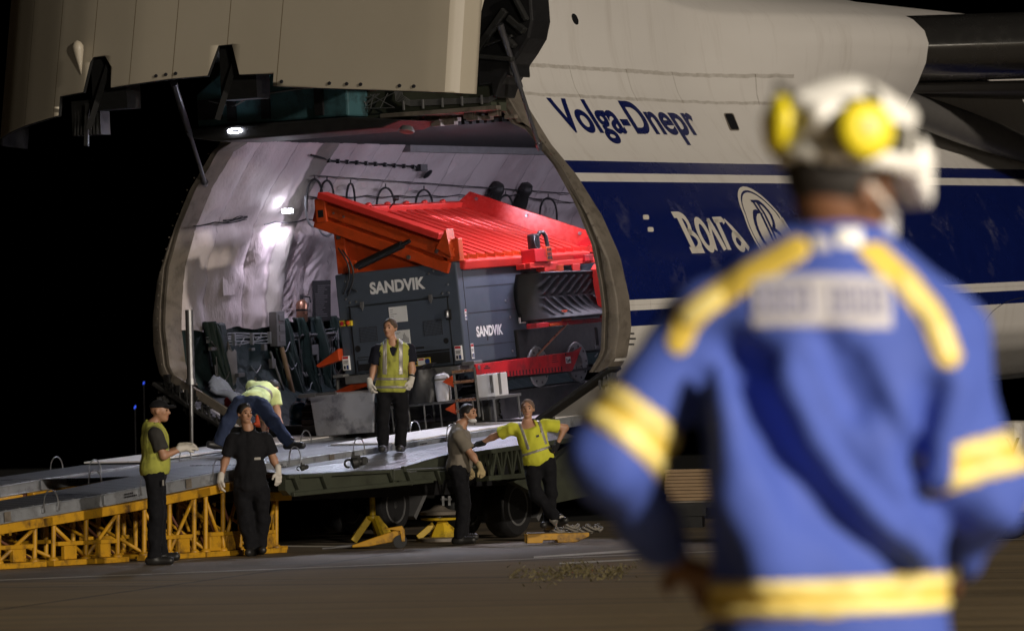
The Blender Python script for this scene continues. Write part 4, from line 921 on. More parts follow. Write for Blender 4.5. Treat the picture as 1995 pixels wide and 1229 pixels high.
b.build('bolt', M['steel'], eng, smooth=True, angle=40)
for y in (-.46, .62):
    b = mbx(); b.prism([(-.016, y - .028, .96), (-.016, y + .028, .96), (-.016, y + .03, .90), (-.016, y, .84), (-.016, y - .03, .90)], (-.012, 0, 0)); b.build('hinge', M['dull'], eng, bevel=.003)
def mtext(body, p0, h, wid, face, mat, name, par):
    bm = text_geo(body, 1, .042); xsv = [v.co.x for v in bm.verts]; x0, x1 = min(xsv), max(xsv); cap = max(v.co.y for v in bm.verts)
    def fx(V):
        t = (V[:, 0] - x0)/(x1 - x0)*wid; q = V[:, 1]/cap*h
        return np.stack([np.full_like(t, -.004), p0[1] + t, p0[2] + q], 1) if face == 'end' else np.stack([p0[0] + t, np.full_like(t, B1 + .004), p0[2] + q], 1)
    V, Fc = bm_geo(bm, fx); mb = mbx(); mb.add(V, Fc); return mb.build(name, mat, par, norm=False)
mtext('SANDVIK', (0, -.32, 1.055), .155, .87, 'end', M['white'], 'lettering', mc)
mtext('SANDVIK', (.35, 0, .345), .135, .70, 'side', M['white'], 'lettering', mc)
# papers, stickers, switches
def endplate(name, y0, y1, z0, z1, m, dx=.0): b = mbx(); b.b2((-.019 - dx, y0, z0), (-.0125, y1, z1)); return b.build(name, m, mc)
pa = endplate('taped_paper', -.05, .23, .64, .85, M['sticker']); pb = endplate('taped_paper', .0, .24, .28, .53, M['sticker'])
b = mbx()
for k in range(5): b.b2((-.0205, -.03, .81 - .03*k), (-.0192, -.03 + (.05, .04, .1, .05, .04)[k], .815 - .03*k))
b.build('print', M['ink'], pa); b = mbx()
for k, hh in enumerate((.03, .06, .11, .13, .10, .08, .06)): b.b2((-.0205, .10 + .018*k, .36), (-.0192, .106 + .018*k, .36 + hh))
b.b2((-.0205, .02, .50), (-.0192, .10, .505)); b.b2((-.0205, .02, .48), (-.0192, .07, .485)); b.build('print', M['ink'], pb)
es = endplate('stop_switch', -.835, -.75, .66, .74, M['lens'], .02); b = mbx(); b.lathe((-.04, -.792, .70), (-1, 0, 0), [(.026, 0), (.03, .012), (.02, .02)], 14); b.build('button', M['labred'], es, smooth=True)
es = endplate('stop_switch', -.70, -.64, .66, .73, M['lens'], .04); b = mbx(); b.b2((-.075, -.72, .73), (-.0, -.62, .745)); b.build('hood', M['black'], es); b = mbx(); b.lathe((-.06, -.685, .70), (-1, .3, 0), [(.024, 0), (.03, .02), (.02, .03)], 14); b.build('button', M['orange'], es, smooth=True)
hd = endplate('door_handle', .83, .91, .60, .74, M['black'], .01); b = mbx(); b.lathe((-.05, .868, .63), (0, 0, 1), [(.022, 0), (.026, .02), (.024, .09), (.015, .1)], 12); b.build('grip', M['steel'], hd, smooth=True)
def warn(y0, z0, w, h, side=False):
    def q(dx, a, c, a2, c2):
        b = mbx()
        if side: b.b2((y0 + a*w, B1 + .001, z0 + c*h), (y0 + a2*w, B1 + .003 + dx, z0 + c2*h))
        else: b.b2((-.034 - dx, y0 + a*w, z0 + c*h), (-.0, y0 + a2*w, z0 + c2*h))
        return b
    s = q(0, 0, 0, 1, 1).build('warning_sticker', M['sticker'], mc); q(.001, .06, .8, .94, .96).build('header', M['labred'], s); b = q(.001, .1, .62, .9, .66)
    for z in (.54, .46): b2_ = q(.001, .1, z, .8, z + .04); b.v_ = 0; n0 = len(b.v); b.v += b2_.v; b.f += [tuple(i + n0 for i in f) for f in b2_.f]
    b.build('print', M['ink'], s); q(.001, .12, .08, .42, .32).build('symbol', M['ink'], s); q(.001, .56, .06, .88, .34).build('symbol', M['labblue'], s)
warn(.92, .06, .10, .19); warn(-.85, .07, .10, .19); warn(.17, .06, .07, .2, True); warn(.1, .58, .05, .14, True)
s = endplate('warning_sticker', .26, .53, .035, .135, M['lens'], .018); b = mbx(); b.b2((-.0385, .335, .04), (-.037, .445, .13)); b.build('text_panel', M['sticker'], s); b = mbx(); b.b2((-.0395, .35, .105), (-.0386, .43, .125)); b.build('header', M['labred'], s)
b = mbx(); b.lathe((-.037, .485, .085), (-1, 0, 0), [(.038, 0), (.038, .003)], 18); b.build('symbol', M['labblue'], s); b = mbx(); b.prism([(-.0375, .27, .05), (-.0375, .33, .05), (-.0375, .30, .115)], (-.002, 0, 0)); b.build('symbol', M['ink'], s)
b = mbx(); b.lathe((-.014, -.60, .34), (-1, 0, 0), [(.045, 0), (.045, .002)], 18); b.lathe((-.014, .79, .33), (-1, 0, 0), [(.04, 0), (.04, .002)], 18); b.b2((-.016, .30, .26), (-.012, .44, .285)); b.b2((.62, B1, .28), (.64, B1 + .004, .36)); b.each('port_hole', M['black'], eng)
# hopper: orange end wall, tipping plates, slatted grid
A1 = 3.9
b = mbx(); b.prism([(.10, -.80, CT), (.10, 1.05, CT), (.10, 1.05, 1.42), (.10, -.80, 2.06)], (.06, 0, 0)); b.build('hopper_end_wall', M['orange'], mc)
b = mbx(); b.b2((.02, -.82, CT + .005), (.12, -.66, 2.10)); b.b2((.0, -.80, 2.0), (.10, -.52, 2.06)); b.b2((.0, .92, 1.36), (.12, 1.12, 1.66)); b.each('corner_post', M['orange'], mc, bevel=.01)
dirv = unit(np.array([0, 2.07, -.84])); up = np.array([0, -dirv[2], dirv[1]])
def hp(a, s, n): return np.array([a, -.93, 2.40]) + np.array([0, dirv[1], dirv[2]])*s + up*n      # a along, s down the slope, n above the grid
LS = 2.22
b = mbx(); 
for n_, hh in ((-.13, .16), (-.33, .15)):
    b.prism([hp(-.04, -.02, n_ - hh/2), hp(-.04, LS - .05, n_ - hh/2), hp(-.04, LS - .05, n_ + hh/2), hp(-.04, -.02, n_ + hh/2)], (.14, 0, 0))
b.prism([hp(.02, .1, -.40), hp(.02, LS - .2, -.40), hp(.02, LS - .2, .02), hp(.02, 0, .02)], (.06, 0, 0)); b.build('hopper_side_beam', M['orange'], mc, bevel=.012)
b = mbx(); b.prism([hp(-.10, -.03, .0), hp(-.10, LS - .28, .0), hp(-.10, LS - .28, .085), hp(-.10, -.03, .085)], (.24, 0, 0)); b.build('hopper_lip', M['red'], mc, bevel=.008)
b = mbx(); b.prism([hp(-.10, LS - .28, -.12), hp(-.10, LS - .02, -.16), hp(-.10, LS - .20, .17)], (.2, 0, 0)); b.build('lip_gusset', M['orange'], mc, bevel=.006)
b = mbx(); b.b2((-.06, -1.03, 2.08), (.2, -.86, 2.40)); sb = b.build('socket_block', M['orange'], mc, bevel=.015); b = mbx(); b.b2((-.063, -.985, 2.15), (-.058, -.90, 2.25)); b.build('socket', M['black'], sb)
b = mbx(); b.tube((-.07, -.45, 1.44), (-.07, .30, 1.66), .055); b.tube((-.07, .28, 1.655), (-.07, .42, 1.70), .03); b.build('hydraulic_ram', M['black'], mc, smooth=True, angle=40)
b = mbx(); b.lathe((-.11, -.50, 1.44), (1, 0, 0), [(.09, 0), (.09, .06), (.03, .07)], 16); b.build('ram_bracket', M['orange'], mc, bevel=.006)
b = mbx(); t = np.linspace(0, 1, 14)
for k in range(2): b.path([(-.12 - .02*k, -.62 + .14*math.sin(3.1*x) - .05*k, 1.68 - .62*x + .03*k) for x in t], .012, 6)
b.path([(-.02, -.62 + .1*x, 1.16 - .05*x) for x in t], .012, 6); b.build('hydraulic_hose', M['cable'], mc, smooth=True)
b = mbx()
for s in (.05, .25, .42): b.lathe(hp(-.045, s, -.13), (-1, 0, 0), [(.016, 0), (.016, .01)], 8)
b.lathe((.0, -.73, 1.86), (-1, 0, 0), [(.03, 0), (.03, .015), (.015, .018)], 12); b.lathe(hp(-.05, 1.55, -.36), (-1, 0, 0), [(.03, 0), (.03, .02)], 10); b.bar((-.06, .80, 1.50), (-.06, .90, 1.64), .03, .035); b.each('bolt', M['steel'], mc)
na = 16
for k in range(na):
    a = .2 + (A1 - .3)*k/(na - 1); b = mbx(); b.prism([hp(a - .07, -.02, -.34), hp(a - .07, LS - .05, -.34), hp(a - .07, LS - .0, -.22), hp(a - .07, -.02, -.22)], (.15, 0, 0)); b.build('grid_bar', M['red'], mc)
    b = mbx(); b.prism([hp(a - .08, LS - .06, -.30), hp(a + .06, LS + .03, -.30), hp(a + .06, LS + .03, -.14), hp(a - .08, LS - .06, -.14)], (.03, 0, 0)); b.build('bar_end', M['orange'] if a < 2 else M['red'], mc)
b = mbx(); b.prism([hp(.15, -.05, -.40), hp(.15, LS - .1, -.40), hp(.15, LS - .1, -.36), hp(.15, -.05, -.36)], (A1 - .25, 0, 0)); b.build('grid_floor', pm('shaded_red_steel', (.16, .012, .014), .5), mc)  # floor coloured darker to paint shade into the gaps between bars
b = mbx(); b.bar(hp(.1, LS + .03, -.255), hp(A1 - .35, LS + .03, -.255), .14, .13, up=(0, .3, 1)); b.build('hopper_front_lip', M['red'], mc, bevel=.02)
b = mbx(); b.prism([hp(.1, -.14, -.36), hp(.1, -.14, -.16), hp(.1, -.06, -.16), hp(.1, -.06, -.36)], (A1 - .1, 0, 0)); b.build('hopper_back_lip', M['red'], mc, bevel=.008)
for k in range(7): b = mbx(); b.lathe(hp(.4 + .5*k, -.10, -.17), (0, -.3, 1), [(.05, 0), (.05, .03), (.03, .05)], 10); b.build('lip_bolt', M['red'], mc)
b = mbx(); b.prism([hp(A1, -.28, -.36), hp(A1, 1.89, -.36), hp(A1, 2.03, -.22), hp(A1, 2.03, .02), hp(A1, 0, .02)], (.03, 0, 0)); b.build('hopper_side_plate', pm('glossy_red_paint', (.55, .035, .028), .27, var=.1, coat=.4), mc, bevel=.006)
b = mbx(); b.prism([(A1 - .05, .60, 1.36), (A1 - .05, 1.0, 1.38), (A1 - .05, 1.02, 1.62), (A1 - .05, .8, 1.52)], (.12, 0, 0)); b.build('side_plate_gusset', M['redplate'], mc, bevel=.01)
b = mbx()
for s in (.14, 1.0, 1.9): b.lathe(hp(A1 - .0, s, -.05), (-1, 0, 0), [(.026, 0), (.026, .012), (.012, .016)], 10)
b.each('bolt', M['steel'], mc)
b = mbx(); b.prism([(4.4, -.2, .9), (4.4, 1.3, .9), (4.4, 1.3, 1.95), (4.4, .62, 1.5)], (.03, 0, 0)); b.build('rear_cover', pm('pale_cover', (.45, .55, .68), .5, var=.08), mc)
# mid body, side conveyor with chevron belt, red frames
b = mbx(); b.b2((1.7, -.8, -.05), (4.8, .92, 1.30)); b.build('mid_body', M['black'], mc, bevel=.02)
b = mbx(); b.b2((1.35, .95, -.02), (3.9, 1.10, .38)); b.build('lower_panel', M['darkfr'], mc, bevel=.01)
nb = 60; V = []
for i, a in enumerate(np.linspace(0, 1, 80)):
    row = []
    for j, c in enumerate(np.linspace(-.5, .5, 40)):
        # belt runs aft then curls; chevron ribs
        aa = 1.44 + 1.72*a; bb = 1.36 + .05*math.sin(a*2.5) - .38*max(0, .14 - a)**2/.0196*.8 - .06*(abs(c)*2)**2*(-1); ph = (aa*4.6 - abs(c)*4.4) % 1.0
        rb = .022*max(0, 1 - abs(ph - .5)*4)*(abs(c) > .02)*(abs(c) < .40)*(.10 < a < .99)
        if c < -.2: bb += .10*((-.2 - c)/.3)**2*a*1.6
        row.append((aa, bb + rb, .80 - .02*a + c*(.64 - .04*a)))
    V.append(row)
b = mbx(); b.grid(np.array(V), 80, 40); o = b.build('conveyor_belt', M['belt'], mc, smooth=True); so = o.modifiers.new('thick', 'SOLIDIFY'); so.thickness = .03
b = mbx(); b.tube((1.66, 1.22, .44), (1.66, 1.22, 1.14), .11, n=24); b.build('drum', M['belt'], mc, smooth=True, angle=40)
b = mbx(); b.bar((1.30, 1.30, 1.215), (3.55, 1.33, 1.235), .09, .075); b.b2((1.32, 1.2, 1.18), (1.75, 1.42, 1.26)); b.b2((1.72, 1.28, 1.12), (2.1, 1.42, 1.24)); b.build('conveyor_frame', M['red'], mc, bevel=.008)
for x0, x1, z0, z1 in ((1.82, 2.02, 1.12, 1.15), (2.02, 2.24, 1.10, 1.2), (2.50, 2.68, 1.08, 1.2)):
    b = mbx(); b.prism([(x0, 1.40, z0), (x1, 1.40, z0), (x1 + (.04 if x0 > 2.4 else 0), 1.40, z1), (x0, 1.40, z1)], (0, .02, 0)); b.build('frame_tab', M['orange'] if x0 < 2.4 else M['red'], mc, bevel=.004)
b = mbx(); b.bar((1.28, 1.36, .41), (3.3, 1.40, .395), .09, .06); b.b2((1.26, 1.3, .375), (1.60, 1.46, .44)); b.build('conveyor_frame', M['redplate'], mc, bevel=.008)
b = mbx(); b.b2((2.0, 1.44, .44), (2.24, 1.46, .58)); b.b2((1.62, 1.40, .38), (1.95, 1.47, .415)); b.build('frame_tab', M['orange'], mc, bevel=.004)
b = mbx(); b.prism([(2.98, 1.52, 1.10), (3.10, 1.52, 1.18), (3.22, 1.52, .46), (3.12, 1.52, .42)], (.0, -.10, 0)); en = b.build('conveyor_end_plate', M['red'], mc, bevel=.01)
b = mbx()
for k in range(7): z = .52 + .095*k; b.b2((3.135 - .011*k, 1.523, z), (3.20 - .011*k, 1.528, z + .014))
b.each('slot', M['ink'], en); b = mbx(); b.bar((3.3, 1.36, 1.24), (3.7, 1.3, 1.32), .07, .09); b.b2((2.9, 1.22, 1.22), (3.15, 1.4, 1.32)); b.build('tail_bracket', M['redplate'], mc, bevel=.01)
b = mbx(); b.b2((1.45, 1.22, 1.26), (1.78, 1.44, 1.44)); b.b2((1.78, 1.30, 1.25), (1.96, 1.40, 1.28)); mo = b.build('motor_bracket', M['redplate'], mc, bevel=.008)
b = mbx(); b.b2((1.76, 1.38, 1.26), (1.92, 1.445, 1.46)); b.build('motor_guard', M['orange'], mo, bevel=.004); b = mbx()
for i in range(3):
    for j in range(3): b.b2((1.785 + .042*i, 1.443, 1.29 + .055*j), (1.81 + .042*i, 1.449, 1.325 + .055*j))
b.build('guard_hole', M['ink'], mo)
b = mbx(); b.lathe((1.66, 1.32, 1.44), (0, 0, 1), [(.06, 0), (.085, .01), (.085, .19), (.07, .205), (.02, .21)], 20); b.build('motor', M['black'], mc, smooth=True, angle=40)
b = mbx(); b.path([(1.72, 1.36, 1.62), (1.76, 1.37, 1.66), (1.83, 1.38, 1.66), (1.88, 1.39, 1.6), (1.89, 1.40, 1.45), (1.90, 1.42, 1.28)], .03, 8); b.path([(1.58, 1.38, 1.62), (1.53, 1.40, 1.56), (1.54, 1.4, 1.47), (1.6, 1.4, 1.44)], .013, 6); b.build('motor_hose', M['rubber'], mc, smooth=True)
b = mbx(); b.tube((2.2, 1.42, .40), (1.6, 1.22, .0), .014); b.build('stay_rod', M['copper'], mc)
GX = -.20
pp_ = [(.08 + GX, 1.24, -.015), (.11 + GX, 1.24, -.215), (2.66 + GX, 1.24, -.26), (3.0 + GX, 1.24, .05), (2.75 + GX, 1.24, .0)]
b = mbx(); b.prism(pp_, (0, .03, 0)); rp = b.build('side_guard', M['redplate'], mc, bevel=.006)
b = mbx()
for k in range(25): x = .24 + GX + .088*k; b.b2((x, 1.269, -.215 - .018*(x - .3)), (x + .022, 1.273, -.15 - .018*(x - .3)))
for k in range(4): b.b2((2.15 + GX - .01*k, 1.269, -.03 - .028*k), (2.26 + GX + .03*(k == 3), 1.273, -.02 - .028*k))
b.b2((.28 + GX, 1.269, -.09), (.44 + GX, 1.273, -.075)); b.b2((.32 + GX, 1.269, -.065), (.40 + GX, 1.273, -.05)); b.b2((2.5 + GX, 1.269, -.04), (2.53 + GX, 1.273, -.01)); b.each('slot', M['ink'], rp)
b = mbx(); b.b2((2.50 + GX, 1.269, -.15), (2.64 + GX, 1.273, -.06)); b.build('emblem_plate', M['sticker'], rp); b = mbx(); b.b2((2.52 + GX, 1.272, -.14), (2.54 + GX, 1.275, -.08)); b.b2((2.56 + GX, 1.272, -.14), (2.58 + GX, 1.275, -.10)); b.lathe((2.61 + GX, 1.272, -.11), (0, 1, 0), [(.02, 0), (.02, .003)], 12); b.build('emblem_mark', M['ink'], rp)
b = mbx(); b.lathe((.15 + GX, 1.269, -.06), (0, 1, 0), [(.03, 0), (.03, .01)], 12); b.build('bolt', M['steel'], rp)
b = mbx(); b.b2((1.42, 1.10, .46), (1.58, 1.12, .54)); ep = b.build('emblem_plate', M['sticker'], mc); b = mbx(); b.b2((1.45, 1.119, .47), (1.47, 1.123, .53)); b.lathe((1.53, 1.119, .50), (0, 1, 0), [(.025, 0), (.025, .003)], 12); b.build('emblem_mark', M['ink'], ep)
# added lamp at the back lip, throws a white glare on the far plate
b = mbx(); c = hp(A1 - 2.0, .02, -.03); b.lathe(c, (1, .5, -.1), [(.02, -.05), (.035, 0), (.03, .02), (.01, .025)], 14); b.bar(c, hp(A1 - 2.0, -.06, -.2), .015, .015); b.build('glare_lamp', M['black'], mc)
lamp('glare_lamp_light', 'SPOT', MF(c + np.array([.05, .03, .0])), 220, LC, MF(hp(A1, 1.18, -.10)), spot_size=R(34), spot_blend=.9, shadow_soft_size=.10)
# crawler tracks
for s, b0_ in (('p', .70), ('s', -1.55)):
    L0, L1, zc, rt = (.55 if s == 'p' else -.1), 3.9, -.62, .36
    pts = []
    for t in np.linspace(math.pi/2, 3*math.pi/2, 14): pts.append((L0 + rt + rt*math.cos(t), zc + rt*math.sin(t)))
    for t in np.linspace(-math.pi/2, math.pi/2, 14): pts.append((L1 - rt + rt*math.cos(t), zc + rt*math.sin(t)))
    P = np.array(pts + [pts[0]]); sg = np.r_[0, np.cumsum(np.linalg.norm(np.diff(P, axis=0), axis=1))]; n_ = 46
    b = mbx()
    for k in range(n_):
        q = sg[-1]*k/n_; x = np.interp(q, sg, P[:, 0]); z = np.interp(q, sg, P[:, 1]); x2 = np.interp((q + .05) % sg[-1], sg, P[:, 0]); z2 = np.interp((q + .05) % sg[-1], sg, P[:, 1]); d = unit((x2 - x, z2 - z)); nrm = np.array([d[1], -d[0]])
        rz = np.array([[d[0], 0, nrm[0]], [0, 1, 0], [d[1], 0, nrm[1]]]); b.box((x, b0_ + .25, z), (.17, .5, .035), rz); b.box((x + .03*d[1], b0_ + .25, z - .03*d[0]), (.025, .5, .05), rz)
    tr = b.build('crawler_track', M['black'], mc); b = mbx(); b.b2((.3, b0_ + .05, -.82), (3.3, b0_ + .47, -.42)); b.build('track_frame', M['darkfr'], tr, bevel=.02)
    for x in (1.69, 2.79) if s == 'p' else (.4, 3.2):
        b = mbx(); b.lathe((x, b0_ + .44, -.15), (0, 1, 0), [(.05, 0), (.26, 0), (.28, .03), (.27, .05), (.10, .06), (.08, .02), (.02, .03)], 28); ro = b.build('idler_wheel', M['dull'], mc, smooth=True, angle=40)
        b = mbx()
        for k in range(9): t = k*.698; b.lathe((x + .22*math.cos(t), b0_ + .49, -.15 + .22*math.sin(t)), (0, 1, 0), [(.018, 0), (.018, .008)], 8)
        b.build('idler_bolt', M['ink'], ro)
b = mbx()                                              # hanging chain near the port frame
for k in range(14):
    t = k/13*math.pi; c = np.array([3.15 - .12*math.cos(t), 1.35, .03 - .36*math.sin(t)**.8]); q = np.linspace(0, 6.283, 9); r_ = .022
    b.path([c + np.array([r_*.7*math.cos(x), (r_*math.sin(x) if k % 2 else 0), (0 if k % 2 else r_*math.sin(x)) + r_*.9*math.sin(x)*(k % 2)]) for x in q], .006, 5)
b.build('hanging_chain', M['steel'], mc); b = mbx(); b.bar((3.15, 1.33, .05), (3.15, 1.33, .3), .05, .02); b.build('chain_hook', M['dull'], mc)
# rack below the engine cover
b = mbx()
for y in (.30, 1.05, 1.62): b.bar((-.34, y, -.78), (-.34, y, -.46), .025, .025); b.bar((.3, y, -.78), (.3, y, -.46), .025, .025)
for y in (.05, .55, .80, 1.3): b.bar((-.35, y, -.80), (-.35, y, -.48), .02, .02)
b.b2((-.36, -.1, -.49), (.32, 1.66, -.455)); b.build('service_rack', M['dull'], mc, bevel=.004)
b = mbx(); b.b2((-.1, -.8, -.12), (1.5, 1.0, -.01)); b.b2((-.12, -.98, -.02), (.2, -.8, .02)); b.b2((-.12, 1.05, -.02), (.1, 1.25, .03)); b.build('sub_frame', M['dull'], mc, bevel=.01)
b = mbx(); b.prism([(-.1, -1.25, .17), (-.1, -.86, .37), (-.1, -.86, .21), (-.1, -1.2, .14)], (.12, 0, 0)); b.build('side_arm', M['orange'], mc, bevel=.01)
b = mbx(); b.prism([(.0, -1.2, -.24), (.0, -.52, -.05), (.0, -.52, -.17), (.0, -1.2, -.29)], (.12, 0, 0)); b.build('lower_arm', M['orange'], mc, bevel=.01)
# --- ladder on the machine
b = mbx()
for y in (1.10, 1.42): b.bar((-.42, y, -.05), (-.46, y + .03, -.70), .03, .05)
ld = b.build('ladder', M['black'], mc); b = mbx()
for z in (-.10, -.24, -.48, -.62): b.b2((-.48, 1.11, z), (-.40, 1.42, z + .035))
b.each('rung', M['copper'], ld); b = mbx()
for z in (-.20, -.56): b.prism([(-.47, .94, z), (-.47, 1.10, z + .07), (-.47, 1.10, z - .08)], (.02, 0, 0))
b.each('reflector', M['orange'], ld)
# --- loose goods on the rack
rk = lambda y, z=-.455: MF(np.array([-.3, y, z]))
def goods(name, label, cat, y, grp=None):
    P = rk(y); fr = Fr(MF.m[:, 0], MF.m[:, 1], MF.m[:, 2], P); return thing(name, label, cat, fr.mat(), grp), fr
th, fr = goods('canister', 'white plastic canister strapped upright on the rack below the grey engine cover', 'canister', .84)
b = MB(fr); b.lathe((0, 0, 0), (0, 0, 1), [(.085, 0), (.10, .02), (.105, .1), (.10, .3), (.095, .34), (.06, .36), (.02, .365)], 20); b.build('body', M['canw'], th, smooth=True, angle=50); b = MB(fr); b.lathe((0, 0, .275), (0, 0, 1), [(.105, 0), (.107, .005), (.107, .02), (.105, .025)], 20); b.path([(-.02, .1, .01), (-.03, .12, .15), (-.03, .1, .3), (.02, .02, .38)], .012, 6); b.build('strap', M['strap'], th)
th, fr = goods('dark_bag', 'dark folded tarpaulin bag on the rack left of the white canister', 'bag', .52)
b = MB(fr); V = [];
for i, z in enumerate(np.linspace(0, .44, 10)): V.append([(.2*math.cos(t)*(1 - .25*z) + .02*math.sin(5*t + z*9), .24*math.sin(t)*(1 - .3*(z/.44)**3) + .02*math.sin(3*t + z*12), z) for t in np.linspace(0, 6.283, 25)[:-1]])
b.grid(np.array(V), 10, 24, wrap=True); b.add(V[-1], [tuple(range(24))]); b.build('body', M['rubber'], th, smooth=True); b = MB(fr); b.prism([(-.12, -.16, .44), (-.12, .2, .52), (-.14, .05, .40)], (.2, .03, 0)); b.build('flap', M['rubber'], th, bevel=.01)
th, fr = goods('tool_box', 'pale square box with latch on the rack right of the red ladder', 'box', 1.52)
b = MB(fr); b.b2((-.05, -.16, 0), (.3, .14, .30)); b.build('body', M['canw'], th, bevel=.012); b = MB(fr); b.b2((.05, .141, .02), (.10, .155, .3)); b.b2((-.062, .08, .05), (-.05, .12, .28)); b.build('latch', M['dull'], th)
th, fr = goods('loose_hose', 'grey hose and strap dangling from the rack beside the standing worker', 'hose', .2)
b = MB(fr); b.path([(-.06, -.1, .03), (-.08, 0, .05), (-.1, .06, 0), (-.1, .07, -.18), (-.09, .02, -.24), (-.08, -.02, -.1)], .018, 8); b.path([(-.02, -.2, .02), (-.04, -.05, .04), (-.02, .12, .02), (.0, .14, .06)], .02, 8); b.build('coil', M['dull'], th, smooth=True)
# ------------------------------------------------------------------ loose things in the hold
b = MB(RF); P = [(-.62, -1.02, 1.42), (-.55, .28, 1.42), (-.70, .26, 2.0), (-.78, -1.10, 1.97)]
Y = lambda px, py, u: inv(RF, onpl(px, py, UH, RF(u, 0, 0)))
q = [Y(603, 772, -.7), Y(727, 763, -.7), Y(727, 842, -.62), Y(616, 850, -.62)]
b = MB(RF); b.prism(q, (.05, 0, 0)); th = b.build('slab', M['fish'], None, bevel=.01); tag(th, 'large scuffed grey slab leaning upright behind the standing worker', 'panel')
b = MB(RF); q2 = [Y(600, 770, -.6), Y(728, 760, -.6), Y(728, 770, -.68), Y(600, 780, -.68)]; b.prism(q2, (.2, 0, .02)); b.build('top_edge', M['fish'], th, bevel=.01)
b = MB(RF); a_, c_ = Y(583, 772, -.78), Y(655, 765, -.78); b.tube(a_, a_ + (c_ - a_)*.45, .028); b.tube(a_ + (c_ - a_)*.45, c_, .018); tag(b.build('roller_bar', M['dull'], None, smooth=True, angle=40), 'thin metal bar resting across the top of the grey slab', 'bar')
for k, (px, py) in enumerate(((583, 800), (600, 806))):
    P = RF(Y(px, py + 30, .2 + .3*k)); P[2] -= .05; th = thing('water_bottle', ('big blue water bottle beside the grey slab, the one nearer the bent man', 'big blue water bottle tucked right behind the grey slab corner')[k], 'bottle', P)
    fr = Fr(np.array([1., 0, 0]), np.array([0, 1., 0]), ZZ, P); b = MB(fr); b.lathe((0, 0, 0), (0, 0, 1), [(.10, 0), (.135, .02), (.135, .12), (.125, .14), (.135, .16), (.135, .28), (.11, .35), (.035, .40)], 22); b.build('body', M['bottle'], th, smooth=True, angle=50); b = MB(fr); b.lathe((0, 0, .40), (0, 0, 1), [(.035, 0), (.033, .04), (.01, .05)], 14); b.build('cap', M['bottle'], th)
P = AF(*wl(3.1, 2.95, .22)); th = thing('fire_extinguisher', 'copper-coloured steel cylinder mounted on the quilted hold wall', 'extinguisher', P); fr = Fr(np.array([1., 0, 0]), np.array([0, 1., 0]), ZZ, P)
b = MB(fr); b.lathe((0, 0, 0), (0, 0, 1), [(.07, 0), (.085, .02), (.085, .27), (.06, .31), (.03, .33)], 18); b.build('body', M['copper'], th, smooth=True, angle=50); b = MB(fr); b.lathe((0, 0, .16), (0, 0, 1), [(.088, 0), (.089, .02), (.088, .03)], 18); b.box((0, 0, .36), (.05, .05, .08)); b.path([(0, -.02, .38), (.12, -.04, .36), (.13, -.04, .28)], .012, 6); b.build('valve', M['black'], th)
P = RF(Y(447, 800, .35)); P[2] = 1.58; th = thing('fire_extinguisher', 'dark red fire extinguisher standing left of the bent worker', 'extinguisher', P); fr = Fr(np.array([1., 0, 0]), np.array([0, 1., 0]), ZZ, P)
b = MB(fr); b.lathe((0, 0, 0), (0, 0, 1), [(.06, 0), (.07, .02), (.07, .36), (.03, .42)], 18); b.build('body', M['exred'], th, smooth=True, angle=50); b = MB(fr); b.box((0, 0, .45), (.05, .04, .06)); b.b2((-.02, -.02, .49), (.09, .02, .505)); b.build('valve', M['dull'], th)
for j, u in enumerate((3.12, 3.62)):
    P = AF(*wl(u, 2.72, .2)); th = thing('chain_rack', ('left of two bundles of tie-down rods hung on the dark hold wall', 'right of two bundles of tie-down rods hung on the dark hold wall')[j], 'tie-down rods', Fr(UU, VV, WW, P).mat(), 'hung bundles of tie-down rods'); fr = Fr(UU, VV, WW, P)
    b = MB(fr)
    for k in range(8):
        x = -.19 + .055*k
        for r_ in range(2): b.tube((x, .04 + .03*r_, 0 - .24*r_), (x + .02, .04 + .03*r_, -.30 - .20*r_), .010, n=6)
        b.path([(x, .06, 0), (x - .01, .1, .04), (x + .02, .1, .05), (x + .03, .07, .01)], .012, 5); b.path([(x + .02, .08, -.5), (x, .12, -.55), (x + .04, .12, -.56)], .014, 5); b.box((x + .01, .06, -.2), (.025, .03, .07))
    b.build('rods', M['dull'], th, smooth=True, angle=40); b = MB(fr); b.b2((-.23, .0, -.02), (.23, .03, .02)); b.b2((-.23, .0, -.42), (.23, .03, -.39)); b.build('rail', M['darkfr'], th)
for lab, u0_, w0, u1_, w1, r_, m_ in (('pale wooden pole leaning on the dark hold wall, right of the bent worker', 2.33, 2.60, 2.42, 1.85, .035, 'brown'), ('thin grey pole leaning left of the wooden pole', 2.03, 2.55, 2.20, 1.9, .018, 'dull')):
    b = MB(AF); b.tube((u0_, -3.12, w0), (u1_, -3.0, w1), r_); tag(b.build('pole', M[m_], None, smooth=True, angle=40), lab, 'pole')
P = AF(*wl(1.05, 2.60, .26)); th = thing('hanging_bag', 'grey cloth bag hanging on the dark hold wall left of the bent worker', 'bag', Fr(UU, VV, WW, P).mat()); fr = Fr(UU, VV, WW, P)
b = MB(fr); V = []
for z, w_, d_ in ((0, .09, .015), (-.04, .13, .03), (-.2, .14, .045), (-.36, .145, .06), (-.46, .13, .05), (-.49, .09, .02)): V.append([(w_*math.cos(t) + .1*z, .05 + d_*math.sin(t), z + .02*math.sin(3*t)) for t in np.linspace(0, 6.283, 21)[:-1]])
b.grid(np.array(V), 6, 20, wrap=True); b.add(V[-1], [tuple(range(20))]); b.build('body', pm('bag_cloth', (.20, .19, .17), .8, var=.3, bmp=.3), th, smooth=True); b = MB(fr); b.path([(-.03, .03, -.02), (0, .0, .12), (.04, .03, -.02)], .01, 6); b.build('strap', M['strap'], th)
P = RF(Y(462, 782, .2)); b = MB()
